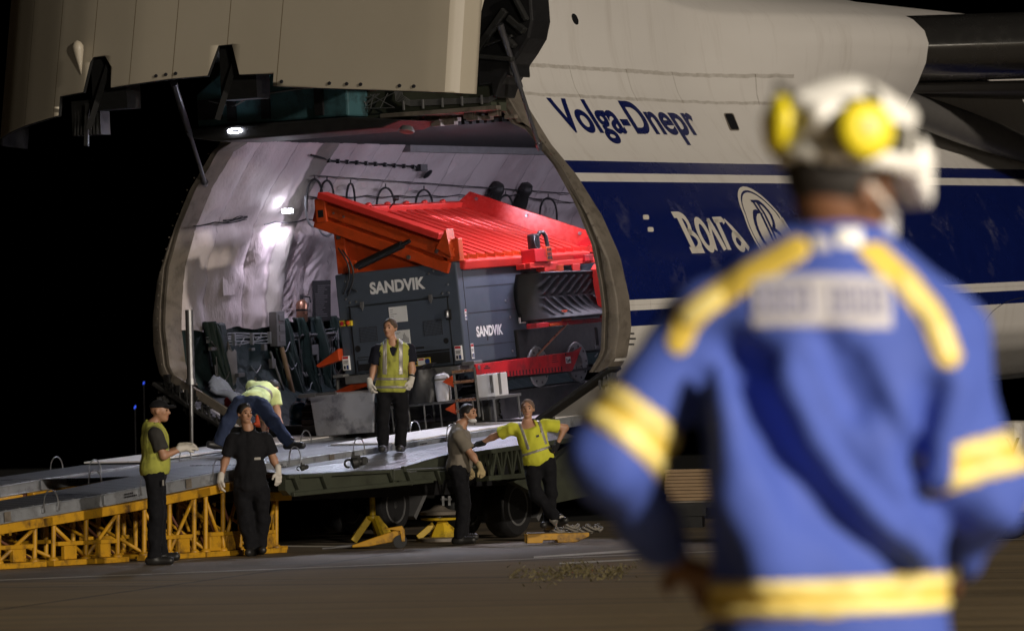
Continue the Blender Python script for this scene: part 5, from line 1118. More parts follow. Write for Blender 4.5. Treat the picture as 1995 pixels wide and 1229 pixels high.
for k in range(5):
    b.path([P + np.array([-.35 + .09*i, -.05*k, .30 - .055*i + .05*math.sin(i*1.3 + k) - .02*k]) for i in range(9)], [.05 + .02*math.sin(i + k) for i in range(9)], 8)
tag(b.build('rag_heap', pm('blue_grey_rag', (.22, .25, .32), .85, var=.3, bmp=.3), None, smooth=True), 'crumpled blue-grey rags on the frame edge left of the bent worker', 'rags')
P = RF(Y(514, 822, -.9)); th = thing('orange_bucket', 'bright orange plastic container between the bent worker’s legs', 'container', P); fr = Fr(np.array([1., 0, 0]), np.array([0, 1., 0]), ZZ, P)
b = MB(fr); b.prism([(-.12, -.06, -.06), (.12, -.06, -.10), (.09, -.06, .08), (-.10, -.06, .14)], (0, .14, 0)); b.build('body', M['orange'], th, bevel=.02); b = MB(fr); b.bar((-.13, -.07, -.02), (.14, -.07, -.06), .03, .03); b.build('rim', M['orange'], th, bevel=.006)
# ------------------------------------------------------------------ people: smooth-blended bodies meshed from distance fields
def snets(fun, lo, hi, h):
    lo = np.asarray(lo, float); n = np.ceil((np.asarray(hi) - lo)/h).astype(int) + 1
    ax = [lo[i] + h*np.arange(n[i]) for i in range(3)]; G = np.stack(np.meshgrid(*ax, indexing='ij'), -1)
    Fv = fun(G.reshape(-1, 3)).reshape(n); Sg = Fv < 0
    cn = [(i, j, k) for i in (0, 1) for j in (0, 1) for k in (0, 1)]
    sl = lambda A, c: A[c[0]:n[0]-1+c[0], c[1]:n[1]-1+c[1], c[2]:n[2]-1+c[2]]
    cnt = sum(sl(Sg, c).astype(int) for c in cn); act = (cnt > 0) & (cnt < 8); idx = np.argwhere(act)
    num = np.zeros((len(idx), 3)); den = np.zeros(len(idx)); I = idx
    for a in range(8):
        for b_ in range(a + 1, 8):
            d = np.abs(np.subtract(cn[a], cn[b_]))
            if d.sum() != 1: continue
            A, B = np.array(cn[a]), np.array(cn[b_]); fa = Fv[tuple((I + A).T)]; fb = Fv[tuple((I + B).T)]
            c = (fa < 0) != (fb < 0); t = np.where(c, fa/(fa - fb + 1e-12), 0); num += np.where(c[:, None], A + t[:, None]*(B - A), 0); den += c
    V = lo + (idx + num/den[:, None])*h; ids = -np.ones(act.shape, int); ids[act] = np.arange(len(idx)); Q = []
    for a in range(3):
        e = [0, 0, 0]; e[a] = 1; o1 = [0, 0, 0]; o1[(a+1) % 3] = 1; o2 = [0, 0, 0]; o2[(a+2) % 3] = 1
        E1 = Sg[tuple(slice(0, n[i]-1) if i == a else slice(1, n[i]-1) for i in range(3))]; E2 = Sg[tuple(slice(1, n[i]) if i == a else slice(1, n[i]-1) for i in range(3))]
        ed = np.argwhere(E1 != E2); base = ed + np.array([0 if i == a else 1 for i in range(3)]); s = E1[tuple(ed.T)]
        q = np.stack([ids[tuple((base - np.array(o1) - np.array(o2)).T)], ids[tuple((base - np.array(o2)).T)], ids[tuple(base.T)], ids[tuple((base - np.array(o1)).T)]], 1)
        q[~s] = q[~s][:, ::-1]; Q.append(q)
    return V, np.vstack(Q)
def smin(a, b, k):
    h = np.maximum(k - np.abs(a - b), 0)/k; return np.minimum(a, b) - h*h*k*.25
class Cap:
    def __init__(s, a, b, ra, rb=None, flat=None): s.a = np.asarray(a, float); s.b = np.asarray(b, float); s.ra = ra; s.rb = ra if rb is None else rb; s.flat = flat
    def __call__(s, P, g=0):
        ab = s.b - s.a; t = np.clip(((P - s.a) @ ab)/(ab @ ab + 1e-9), 0, 1); d = np.linalg.norm(P - s.a - t[:, None]*ab, axis=1) - (s.ra + (s.rb - s.ra)*t) - g
        if s.flat is not None: L = np.linalg.norm(ab); d = np.maximum(d, (P - s.a) @ (ab/L) - L*s.flat)
        return d
    def box(s): r = max(s.ra, s.rb); return np.minimum(s.a, s.b) - r, np.maximum(s.a, s.b) + r
class Ell:
    def __init__(s, c, ax, r): s.c = np.asarray(c, float); s.ax = np.asarray(ax, float); s.r = np.asarray(r, float)
    def __call__(s, P, g=0):
        q = (P - s.c) @ s.ax.T; r = s.r + g; k0 = np.linalg.norm(q/r, axis=1); k1 = np.linalg.norm(q/(r*r), axis=1) + 1e-9; return k0*(k0 - 1)/k1
    def box(s): r = s.r.max(); return s.c - r, s.c + r
def union(prims, P, k=.03, g=0):
    d = None
    for p in prims: e = p(P, g); d = e if d is None else smin(d, e, k)
    return d
def bounds(prims, pad): B = [p.box() for p in prims]; return np.min([b[0] for b in B], 0) - pad, np.max([b[1] for b in B], 0) + pad
def fmesh(name, fun, prims, h, mat, parent, pad=.04, label=None):
    lo, hi = bounds(prims, pad); V, Fc = snets(fun, lo, hi, h)
    mb = MB(); mb.v = V.tolist(); mb.f = [tuple(int(i) for i in q) for q in Fc]; return mb.build(name, mat, parent, smooth=True, norm=False, label=label)
def cloth_m(name, col, var=.15, bmp=.25, rough=.85, sheen=True, dirt=None):
    m = pm(name, col, rough, var=var, vs=9, bmp=bmp, bs_=70, bd=.004, dirt=dirt, ds=6); b = m.node_tree.nodes['Principled BSDF']; b.inputs['Sheen Weight'].default_value = .02; b.inputs['Specular IOR Level'].default_value = .2; return m
def skin_m(name, col):
    m = pm(name, col, .5, var=.10, vs=14); b = m.node_tree.nodes['Principled BSDF']; b.inputs['Subsurface Weight'].default_value = .06; b.inputs['Subsurface Radius'].default_value = (.01, .004, .002); return m
SKIN = skin_m('skin', (.50, .27, .17)); SKIN2 = skin_m('skin_tan', (.42, .22, .13)); SKINB = skin_m('skin_brown', (.17, .075, .036))
TROU = cloth_m('dark_trousers', (.007, .007, .009)); NAVY = cloth_m('navy_trousers', (.030, .042, .085)); BLK = cloth_m('black_shirt', (.010, .010, .012)); DGREY = cloth_m('charcoal_shirt', (.040, .038, .034))
GREYT = cloth_m('grey_shirt', (.20, .175, .14)); VEST = cloth_m('hi_vis_vest', (.40, .41, .075), dirt=(.20, .19, .06)); LIME = cloth_m('hi_vis_shirt', (.62, .62, .055)); PALE = cloth_m('pale_hi_vis', (.72, .80, .35))
TAPE = pm('reflective_tape', (.30, .28, .25), .4, .2, var=.2); GLOVE = cloth_m('white_glove', (.62, .58, .52)); TANGL = cloth_m('tan_glove', (.42, .33, .17)); BGL = cloth_m('black_glove', (.015, .015, .016))
HAIR = pm('dark_hair', (.012, .009, .007), .6, var=.4, vs=40, bmp=.4, bs_=90); HAIRB = pm('brown_hair', (.085, .055, .034), .7, var=.4, vs=40, bmp=.4, bs_=90); HAIRS = pm('short_hair', (.17, .11, .08), .8, var=.35, vs=50, bmp=.3, bs_=120)
SHOE = pm('shoe_leather', (.018, .017, .016), .45, var=.3); SOLE = pm('shoe_sole', (.06, .058, .055), .7); EYE = pm('eye', (.02, .015, .012), .2); LIP = skin_m('lip', (.30, .10, .075)); BROW = HAIR
def wrk(P, a, f, seed, aniso=(1, 1, .55)): return a*(vnoise(P*f*np.array(aniso), seed) + .5*vnoise(P*f*2.1*np.array(aniso), seed + 1))
def hand_prims(w, d, palm, size=1.0, curl=.5, spread=.12, side=1):
    """palm and five bent fingers; w wrist, d pointing direction, palm facing direction"""
    d = unit(d); pn = unit(np.asarray(palm) - np.dot(palm, d)*d); sd = np.cross(d, pn)*side; s = size; out = [Ell(w + d*.05*s, np.stack([d, sd, pn]), (.052*s, .043*s, .018*s))]
    for k, (x, L) in enumerate(((-.030, .070), (-.010, .080), (.011, .075), (.030, .060))):
        b0 = w + d*.085*s + sd*x*s; c1 = curl*(1 + .12*k); d1 = unit(d*math.cos(c1) + pn*math.sin(c1) + sd*x*spread*14); d2 = unit(d*math.cos(2.1*c1) + pn*math.sin(2.1*c1) + sd*x*spread*8)
        m = b0 + d1*L*.5*s; e = m + d2*L*.55*s; out += [Cap(b0 - d*.02*s, m, .0105*s, .0095*s), Cap(m, e, .0095*s, .008*s)]
    t0 = w + d*.025*s - sd*.03*s; t1 = t0 + unit(d*.75 - sd*.7 + pn*.25)*.045*s; t2 = t1 + unit(d*.95 - sd*.25 + pn*.35)*.035*s
    return out + [Cap(t0, t1, .014*s, .012*s), Cap(t1, t2, .012*s, .009*s)]
def person(label, base, J, face, skin, hair, top, topname, trou, glove, vest=None, tape=None, cap=None, hair_low=.0, sleeve=.62, hem=.02, gl_curl=(.45, .45), build_=1.0, head_up=None, palm=None, untuck=True, eyes=True, shoes=SHOE, h=.0125, extras=None, chest_f=None, straps=None, mask=False, watch=False):
    th = thing('person', label, 'person', base)
    J = {k: np.asarray(v, float) for k, v in J.items()}; B = build_
    upv = unit(J['neck'] - (J['hipL'] + J['hipR'])/2); pel = (J['hipL'] + J['hipR'])/2; rt = unit(J['shR'] - J['shL']); rt = unit(rt - rt @ upv*upv); fw = np.cross(upv, rt)
    if chest_f is not None: fw = unit(np.asarray(chest_f, float) - np.dot(chest_f, upv)*upv); rt = np.cross(fw, upv)*1.0
    ax = np.stack([rt, fw, upv]); L = np.linalg.norm(J['neck'] - pel)
    sw = np.linalg.norm(J['shR'] - J['shL'])/2
    chest = pel + upv*L*.66; belly = pel + upv*L*.30
    sh_mid = (J['shL'] + J['shR'])/2; off = sh_mid - (pel + upv*((sh_mid - pel) @ upv)); chest = chest + off*.7; belly = belly + off*.3
    torso = [Ell(chest, ax, (.155*B, .108*B, .19)), Ell(belly + fw*.012, ax, (.148*B, .112*B, .17)), Ell(pel + upv*.02, ax, (.158*B, .112*B, .12)), Cap(J['shL']*.84 + J['shR']*.16 - upv*.012, J['shR']*.84 + J['shL']*.16 - upv*.012, .054*B), Cap(sh_mid + upv*.01, J['neck'] + upv*.02, .062)]
    arms = {}
    for s in 'LR': arms[s] = [Cap(J['sh'+s], J['el'+s], .056*B, .043*B), Cap(J['el'+s], J['wr'+s], .044*B, .029)]
    legs = {}
    for s in 'LR': legs[s] = [Cap(J['hip'+s], J['kn'+s], .084*B, .056*B), Cap(J['kn'+s], J['an'+s], .054*B, .038)]
    # head
    f = unit(face); hu = unit(head_up if head_up is not None else (0, 0, 1)); f = unit(f - f @ hu*hu); hs = np.cross(f, hu); hc = J['head']; ha = np.stack([hs, f, hu]); hp_ = lambda x, y, z: hc + hs*x + f*y + hu*z
    head = [Ell(hp_(0, -.008, .028), ha, (.074, .094, .088)), Ell(hp_(0, .022, -.045), ha, (.058, .068, .066)), Ell(hp_(0, .058, -.088), ha, (.030, .030, .024)), Cap(hp_(0, .088, .012), hp_(0, .108, -.022), .010, .015), Cap(hp_(-.030, .080, .030), hp_(.030, .080, .030), .015), Ell(hp_(.040, .062, -.018), ha, (.022, .022, .018)), Ell(hp_(-.040, .062, -.018), ha, (.022, .022, .018))]
    ears = [Ell(hp_(s*.077, -.012, -.004), ha, (.009, .020, .033)) for s in (-1, 1)]
    neck = [Cap(J['neck'] - upv*.03, hc - hu*.06 - f*.018, .056*B, .052)]
    hands = {}; pd = palm or {}
    for s in 'LR':
        d = unit(J['hd'+s] - J['wr'+s]); p = pd.get(s, -rt if s == 'R' else rt); hands[s] = hand_prims(J['wr'+s], d, p, 1.0, gl_curl[0 if s == 'L' else 1], side=1 if s == 'R' else -1)
    feet = {}
    for s in 'LR': a_, t_ = J['an'+s], J['to'+s]; gz = min(a_[2] - .07, t_[2]) ; hl = a_ - unit(t_ - a_)*.05; feet[s] = [Cap(np.array([*hl[:2], a_[2] - .045]), np.array([*t_[:2], t_[2] + .03]), .043, .034), Cap(a_ + (0, 0, .03), np.array([*a_[:2], a_[2] - .03]), .045, .048)]
    body = torso + arms['L'] + arms['R'] + legs['L'] + legs['R'] + neck + head + [Cap(J['wr'+s], J['hd'+s], .026, .02) for s in 'LR'] + [x for s in 'LR' for x in feet[s]]
    def fbody(P): return np.minimum(union(torso + arms['L'] + arms['R'] + neck + legs['L'] + legs['R'], P, .035, -.006), np.minimum(union([x for s in 'LR' for x in feet[s]] + [Cap(J['wr'+s], J['hd'+s], .022, .016) for s in 'LR'], P, .02, -.012), smin(union(head, P, .022), np.minimum(ears[0](P), ears[1](P)), .010)))
    bod = fmesh('body', fbody, body + ears, h, skin, th)
    if eyes:
        for s in (-1, 1):
            b = MB(); b.lathe(hp_(s*.031, .083, .010), f, [(.002, -.01), (.011, -.004), (.010, .004), (.002, .009)], 10); b.build('eye', EYE, th, smooth=True)
            b = MB(); b.path([hp_(s*.014, .094, .032), hp_(s*.032, .094, .037), hp_(s*.048, .082, .030)], [.004, .006, .003], 6); b.build('eyebrow', BROW, th, smooth=True)
        b = MB(); b.path([hp_(-.024, .083, -.060), hp_(0, .093, -.060), hp_(.024, .083, -.060)], [.003, .006, .003], 6); b.build('mouth', LIP, th, smooth=True)
    # hair as a close cap cut along the hairline
    if hair is not None:
        hd_ = [Ell(hp_(0, -.013, .032), ha, (.081, .100, .097))]
        def fh(P):
            q = P - hc; y = q @ f; z = q @ hu; x = q @ hs; pl = np.maximum(y*.95 - z*1.05 + .014 + hair_low - 2.3*np.abs(x)**1.5 + .018*vnoise(P*42, 7), -z - .035 - np.clip(-y, 0, .1)*.5)
            return np.maximum(union(head[:2], P, .022) - .001 - .011*np.clip(-pl/.06, 0, 1) + .004*vnoise(P*40, 2), pl)
        fmesh('hair', fh, hd_, .008, hair, th)
    if cap is not None:
        cp = [Ell(hp_(0, -.008, .045), ha, (.086, .104, .080))]
        fmesh('cap', lambda P: np.minimum(np.maximum(cp[0](P), .038 - (P - hc) @ hu), np.maximum(Ell(hp_(0, .10, .045), ha, (.075, .085, .02))(P), .02 - (P - hc) @ f)), cp + [Ell(hp_(0, .1, .045), ha, (.075, .085, .02))], .008, cap, th)
    # trousers
    tp = Ell(pel + upv*.02, ax, (.168*B, .125*B, .13)); tl = [tp] + [c for s in 'LR' for c in (Cap(J['hip'+s], J['kn'+s], .098*B, .074*B), Cap(J['kn'+s], J['an'+s] + (0, 0, -.02), .074*B, .066*B))]
    def ft(P):
        d = smin(np.maximum(tp(P), (P - pel) @ upv - .10), union(tl[1:], P, .04), .04) + wrk(P, .012, 13, 11, (1, 1, .75))
        for s in 'LR': sd = unit(J['an'+s] - J['kn'+s]); d = np.maximum(d, np.where(np.linalg.norm(P - J['an'+s], axis=1) < .2, (P - J['an'+s]) @ sd - .02, -1))
        return d
    fmesh('trousers', ft, tl, h, trou, th)
    for s in 'LR':
        def fs(P, s=s): g0 = min(J['an'+s][2] - .085, J['to'+s][2] - .005); return np.maximum(union(feet[s], P, .03, .012), g0 - P[:, 2])
        fmesh('shoe', fs, feet[s], .010, shoes, th)
    # top: shirt with sleeves, clean hem and neckline
    g = .018
    sl = [Cap(J['sh'+s], J['sh'+s] + (J['el'+s] - J['sh'+s])*sleeve, .072*B, .074*B, flat=1.0) for s in 'LR']
    tor2 = torso[:2] + [Ell(pel + upv*.06, ax, (.166*B, .125*B, .12))] + torso[3:4] + [Cap(sh_mid, J['neck'] - upv*.02, .075, .07)]
    nkn = unit(upv*.86 + fw*.5); nk = lambda P: np.maximum(np.abs((P - J['neck']) @ rt) - .082, -((P - J['neck'] + upv*.008) @ nkn))
    def ftop(P):
        d = smin(union(tor2, P, .045, g), np.minimum(sl[0](P), sl[1](P)), .04) + wrk(P, .011, 11, 21, (1.3, 1.3, .6)); d = np.maximum(d, -((P - pel) @ upv + hem)); return np.maximum(d, -nk(P))
    fmesh(topname, ftop, tor2 + sl, h, top, th)
    bt = lambda P: union(tor2, P, .045, g + .016) + wrk(P, .010, 10, 31, (1.5, 1.5, .45))
    if vest is not None:
        ah = [Cap(J['sh'+s] + rt*(.03 if s == 'R' else -.03) - upv*.03, J['sh'+s] + rt*(.2 if s == 'R' else -.2) - upv*.1, .085, .11) for s in 'LR']
        vn = Cap(J['neck'] + fw*.14 - upv*.0, chest + fw*.17 - upv*.02, .080, .012)
        def fv(P):
            d = np.maximum(bt(P), -((P - pel) @ upv + .015)); d = np.maximum(d, -np.minimum(ah[0](P), ah[1](P))); d = np.maximum(d, -np.minimum(vn(P), Cap(J['neck'] + fw*.02, J['neck'] + upv*.2, .075, .08)(P))); return d
        vo = fmesh('vest', fv, tor2, h*.8, vest, th)
    if tape is not None:
        for z0, z1 in tape:
            fmesh('reflective_band', lambda P: np.maximum(bt(P) - .004 if vest is not None else ftop(P) - .003, np.maximum(z0 - (P - pel) @ upv, (P - pel) @ upv - z1)), tor2, h*.7, TAPE, th)
    if straps is not None:
        for x0, x1 in straps:
            fmesh('reflective_strap', lambda P: np.maximum((fv(P) if vest is not None else ftop(P)) - .003, np.maximum(np.maximum(x0 - (P - pel) @ rt, (P - pel) @ rt - x1), .20 - (P - pel) @ upv)), tor2, h*.7, TAPE, th)
    for s in 'LR':
        gp = hands[s] + [Cap(J['wr'+s] - unit(J['hd'+s] - J['wr'+s])*.05, J['wr'+s] + unit(J['hd'+s] - J['wr'+s])*.03, .036, .034)]
        fmesh('glove' if glove is not None else 'hand', lambda P: union(gp, P, .010, .0025), gp, .0055, glove or skin, th, pad=.02)
    if mask:
        mm = Ell(hp_(0, .05, -.085), ha, (.062, .060, .034)); fmesh('face_mask', lambda P: np.maximum(mm(P) + .004*vnoise(P*30, 5), -(mm(P) + .012)), [mm], .007, cloth_m('mask_cloth', (.62, .62, .62)), th)
        for s in (-1, 1): b = MB(); b.path([hp_(s*.058, .06, -.075), hp_(s*.075, .02, -.04), hp_(s*.082, -.018, .02)], .003, 5); b.build('mask_loop', GLOVE, th)
    if watch:
        d = unit(J['hdR'] - J['wrR']); b = MB(); b.lathe(J['wrR'] - d*.07, d, [(.034, 0), (.040, .004), (.040, .022), (.034, .026)], 16); b.build('wristwatch', BLK, th)
    return th, dict(pel=pel, up=upv, rt=rt, fw=fw, ftop=ftop, tor=tor2, bt=bt, hp=hp_, ha=ha, chest=chest)
def joints(Y, d):                                     # {name:(px,py,depth offset)} -> world points
    return {k: at(v[0], v[1], Y + (v[2] if len(v) > 2 else 0)) for k, v in d.items()}
def badge(th, info, x, z, w, hh, mat, name='chest_badge'):
    c = info['pel'] + info['up']*z + info['rt']*x; t = np.linspace(0, .3, 200); q = c + info['fw']*t[:, None]; k = np.argmax(info['ftop'](q) > 0); p = q[k]
    b = MB(Fr(info['rt'], info['fw'], info['up'], p)); b.box((0, .003, 0), (w, .008, hh)); return b.build(name, mat, th)

# man in cap and yellow vest, seen from his right side, gesturing
YA = 40.35
J = joints(YA, dict(head=(311, 801), neck=(297, 829), shR=(303, 845, -.19), shL=(301, 843, .19), elR=(319, 888, -.20), elL=(322, 884, .22), wrR=(357, 873, -.10), wrL=(360, 868, .12), hdR=(376, 870, -.06), hdL=(381, 866, .08), hipR=(301, 922, -.09), hipL=(303, 922, .09), knR=(304, 1008, -.09), knL=(310, 1006, .10), anR=(300, 1084, -.10), anL=(314, 1078, .12), toR=(331, 1097, -.12), toL=(343, 1089, .10)))
pA, iA = person('man in a dark cap and yellow vest seen side-on, pointing with white-gloved hands', gat(306, 1098), J, (1, -.12, -.05), SKIN2, None, DGREY, 'shirt', TROU, GLOVE, vest=VEST, tape=None, cap=BLK, build_=1.05, sleeve=.72, gl_curl=(.35, .25), chest_f=(1, -.05, 0), palm={'R': (0, .6, -1), 'L': (0, -.6, -1)})
b = MB(); p = at(318, 940, YA - .20); b.b2(p - np.array([.008, .01, .03]), p + np.array([.008, .01, .03])); b.build('trouser_tag', TAPE, pA)
# man in a black t-shirt
YB = 43.25
J = joints(YB, dict(head=(477, 806), neck=(483, 832), shL=(453, 857, -.03), shR=(518, 856, .02), elL=(438, 900, -.02), elR=(534, 897), wrL=(430, 933, -.08), wrR=(542, 918, -.06), hdL=(428, 955, -.10), hdR=(543, 938, -.08), hipL=(472, 955), hipR=(507, 955), knL=(479, 1015, -.03), knR=(512, 1012), anL=(490, 1069, -.02), anR=(506, 1066, .05), toL=(484, 1081, -.22), toR=(512, 1076, -.17)))
pB, iB = person('stocky dark-haired man in a black t-shirt and white gloves facing the camera', gat(492, 1078), J, (.55, -.85, -.02), SKIN2, HAIR, BLK, 't_shirt', TROU, GLOVE, build_=1.12, sleeve=.70, hem=.06, gl_curl=(.5, .3), chest_f=(.1, -1, 0), palm={'L': (.9, .5, 0), 'R': (-.6, .8, 0)})
badge(pB, iB, .08 if iB['rt'][0] > 0 else -.08, .36, .085, .028, TAPE)
# vest worker standing up on the ramp
YC = float(onpl(765, 880, VV, RF(0, 2.62, 0))[1])
J = joints(YC, dict(head=(760, 640), neck=(765, 667), shL=(736, 681, -.03), shR=(797, 680, .02), elL=(727, 722, .0), elR=(803, 719, .03), wrL=(721, 748, -.06), wrR=(801, 741, -.05), hdL=(724, 766, -.09), hdR=(797, 760, -.08), hipL=(749, 762), hipR=(780, 762), knL=(745, 815, -.05), knR=(783, 815), anL=(747, 868, -.0), anR=(780, 866, .02), toL=(744, 879, -.20), toR=(778, 879, -.18)))
pC, iC = person('short-haired worker in a dirty yellow vest standing up on the ramp deck', onpl(765, 880, VV, RF(0, 2.62, 0)), J, (-.42, -.9, .0), SKIN, HAIRB, cloth_m('dark_navy_shirt', (.012, .013, .022)), 't_shirt', TROU, GLOVE, vest=VEST, tape=((.03, .065), (.13, .165)), straps=((.07, .125), (-.125, -.07)), build_=1.06, sleeve=.66, gl_curl=(.7, .7), chest_f=(.05, -1, 0), watch=True, palm={'L': (.8, .6, 0), 'R': (-.8, .6, 0)})
# grey t-shirt man with lowered mask, seen from his right side
YD = 46.35
J = joints(YD, dict(head=(912, 806), neck=(897, 828), shR=(893, 848, -.19), shL=(896, 846, .18), elR=(922, 890, -.22), elL=(905, 890, .22), wrR=(936, 911, -.25), wrL=(915, 915, .2), hdR=(944, 930, -.26), hdL=(922, 930, .2), hipR=(893, 915, -.1), hipL=(896, 915, .1), knR=(903, 985, -.08), knL=(904, 985, .10), anR=(895, 1046, -.08), anL=(902, 1042, .10), toR=(921, 1056, -.12), toL=(926, 1050, .08)))
pD, iD = person('man in a grey t-shirt with a face mask pulled under his chin and tan gloves', gat(898, 1057), J, (.93, -.36, -.05), SKIN2, HAIR, GREYT, 't_shirt', TROU, TANGL, build_=1.12, sleeve=.66, hem=.03, gl_curl=(.9, .9), chest_f=(.96, -.26, -.03), mask=True, palm={'R': (-.6, .8, 0), 'L': (-.5, -.8, 0)})
# lime shirt man leaning back against the ramp, legs crossed
YE = 46.55
J = joints(YE, dict(head=(1028, 797), neck=(1027, 825), shL=(994, 836, .0), shR=(1066, 826, -.02), elL=(960, 851, .12), elR=(1101, 833, .06), wrL=(935, 864, .20), wrR=(1084, 868, -.02), hdL=(918, 868, .24), hdR=(1077, 887, -.12), hipL=(1037, 905), hipR=(1067, 900), knL=(1044, 962, -.14), knR=(1073, 962, .0), anL=(1090, 1013, -.20), anR=(1070, 1018, -.02), toL=(1101, 1018, -.36), toR=(1059, 1027, -.2)))
pE, iE = person('man in a lime hi-vis t-shirt leaning on the ramp with one hand on his hip', gat(1075, 1050), J, (-.1, -1, .02), SKIN, HAIRS, LIME, 't_shirt', TROU, BGL, tape=((.14, .175),), straps=((-.155, -.115), (.075, .115)), build_=1.08, sleeve=.60, hem=.03, gl_curl=(.25, .9), chest_f=(.12, -1, 0), hair_low=.012, palm={'L': (0, .2, -1), 'R': (-1, .3, 0)})
badge(pE, iE, .06 if iE['rt'][0] > 0 else -.06, .33, .035, .028, M['ink']); badge(pE, iE, .12 if iE['rt'][0] > 0 else -.12, .37, .01, .03, M['ink'])
for (x0, y0), (x1, y1), r_ in (((1076, 1010), (1087, 1020), .048), ((1088, 1018), (1096, 1009), .044)):
    b = MB(); a_ = at(x0, y0, YE - .19); c_ = at(x1, y1, YE - .26); b.tube(a_, c_, r_, r_*.95); b.build('shoe_band', pm('pale_grey_shoe', (.45, .42, .37), .7), pE, smooth=True, angle=40)
# bent-over worker with pale shirt
YF = 47.9
J = joints(YF, dict(head=(531, 757, .60), neck=(520, 755, .46), shL=(490, 752, .42), shR=(534, 770, .34), elL=(500, 790, .50), elR=(540, 802, .34), wrL=(512, 820, .45), wrR=(547, 828, .28), hdL=(516, 836, .43), hdR=(552, 843, .26), hipL=(468, 786, .02), hipR=(509, 790, -.04), knL=(443, 822, .04), knR=(533, 822, -.10), anL=(424, 862, .05), anR=(566, 862, -.12), toL=(408, 870, -.0), toR=(589, 872, -.18)))
pF, iF = person('worker bent over with legs wide apart in a pale hi-vis shirt and blue trousers', RF(Y(500, 872, -2.2)), J, (.3, .65, -.7), SKIN, HAIR, PALE, 'shirt', NAVY, None, build_=1.12, sleeve=.62, hem=.05, tape=((.27, .31),), head_up=(.35, .75, .3), chest_f=(.15, .2, -.95), eyes=True, palm={'L': (0, 1, 0), 'R': (-1, 0, 0)})
# ------------------------------------------------------------------ foreground man from behind: blue work jacket, helmet with ear defenders
YG = 6.7
Pg = lambda x, y, d=0: at(x, y, YG + d)
JACK = pm('royal_blue_workwear', (.056, .098, .40), .8, var=.06, vs=5, bmp=.15, bs_=110, bd=.002); HV = pm('yellow_reflective_tape', (.72, .52, .085), .5, var=.06, vs=8)
HVS = pm('silver_yellow_tape', (.86, .72, .27), .45, var=.05); HELM = pm('white_helmet', (.88, .86, .80), .3, var=.03); MUFF = pm('yellow_ear_cup', (.80, .66, .02), .42, var=.04); DARKPL = pm('dark_band', (.05, .045, .03), .6)
pG = thing('person', 'big man in blue jacket with yellow bands and white helmet, seen from behind', 'person', (Pg(1620, 1229)[0], YG, 0))
G = dict(shL=Pg(1362, 655, .02), shR=Pg(1832, 668, -.0), elL=Pg(1186, 890, -.02), elR=Pg(1920, 955, -.02), wrL=Pg(1305, 1075, .20), wrR=Pg(1865, 1085, .22), neck=Pg(1640, 470, .02), pel=Pg(1618, 1300, .0))
X, Yv, Z = np.eye(3)
tor = [Ell(Pg(1612, 760, .0), np.eye(3), (.225, .135, .30)), Ell(Pg(1612, 1000, .0), np.eye(3), (.203, .135, .26)), Ell(Pg(1616, 1240, .0), np.eye(3), (.218, .14, .26)), Cap(Pg(1410, 646, .02), Pg(1832, 658, .0), .080), Cap(Pg(1500, 602, .03), Pg(1745, 608, .02), .080), Ell(Pg(1628, 565, .01), np.eye(3), (.115, .095, .11)), Ell(Pg(1612, 690, -.03), np.eye(3), (.19, .10, .15))]
arm = [Cap(G['shL'], G['elL'], .082, .072), Cap(G['elL'], G['wrL'], .072, .050, flat=.95), Cap(G['shR'], G['elR'], .078, .064), Cap(G['elR'], G['wrR'], .068, .048, flat=.95)]
hips = [Ell(Pg(1616, 1380, .02), np.eye(3), (.20, .14, .2)), Cap(Pg(1530, 1420, .02), np.array([Pg(1520, 1300)[0], YG, .45]), .10, .075), Cap(np.array([Pg(1520, 1300)[0], YG, .45]), np.array([Pg(1515, 1300)[0], YG + .02, .08]), .075, .06), Cap(Pg(1710, 1420, .02), np.array([Pg(1720, 1300)[0], YG, .45]), .10, .075), Cap(np.array([Pg(1720, 1300)[0], YG, .45]), np.array([Pg(1725, 1300)[0], YG + .02, .08]), .075, .06)]
def line(pts, d=-.15): return [Pg(x, y, d) for x, y in pts]
# deep folds (valley polylines) and raised rolls across the back
val = [(line([(1440, 690), (1478, 790), (1530, 885), (1600, 980), (1690, 1070), (1745, 1105)]), .040, .030), (line([(1612, 668), (1640, 740), (1668, 790)]), .030, .022), (line([(1668, 700), (1720, 800), (1780, 900)], -.14), .022, .013), (line([(1345, 690), (1352, 780), (1345, 900)], -.10), .035, .028), (line([(1560, 700), (1600, 800), (1660, 900), (1760, 1010)]), .018, .010), (line([(1400, 660), (1440, 690), (1500, 700)]), .03, .014), (line([(1820, 760), (1790, 860), (1800, 960)], -.12), .03, .022)]
rol = [(line([(1400, 700), (1420, 800), (1450, 950), (1500, 1090)], -.125), .05), (line([(1540, 740), (1590, 860), (1680, 980), (1790, 1070)], -.12), .035), (line([(1700, 720), (1750, 830), (1800, 940)], -.11), .03), (line([(1830, 660), (1840, 760), (1825, 900)], -.09), .035)]
def fold(P):
    d = np.zeros(len(P))
    for pts, r, a in val:
        q = np.min([np.hypot(*(lambda t, A, Bv: ((P - A) - t[:, None]*Bv)[:, [0, 2]].T)(np.clip(((P - A)[:, [0, 2]] @ (Bv[[0, 2]]))/(Bv[[0, 2]] @ Bv[[0, 2]]), 0, 1), A, Bv)) for A, Bv in ((pts[i], pts[i+1] - pts[i]) for i in range(len(pts) - 1))], 0)
        d += 1.35*a*np.exp(-(q/r)**2)*(P[:, 1] < YG)
    return d
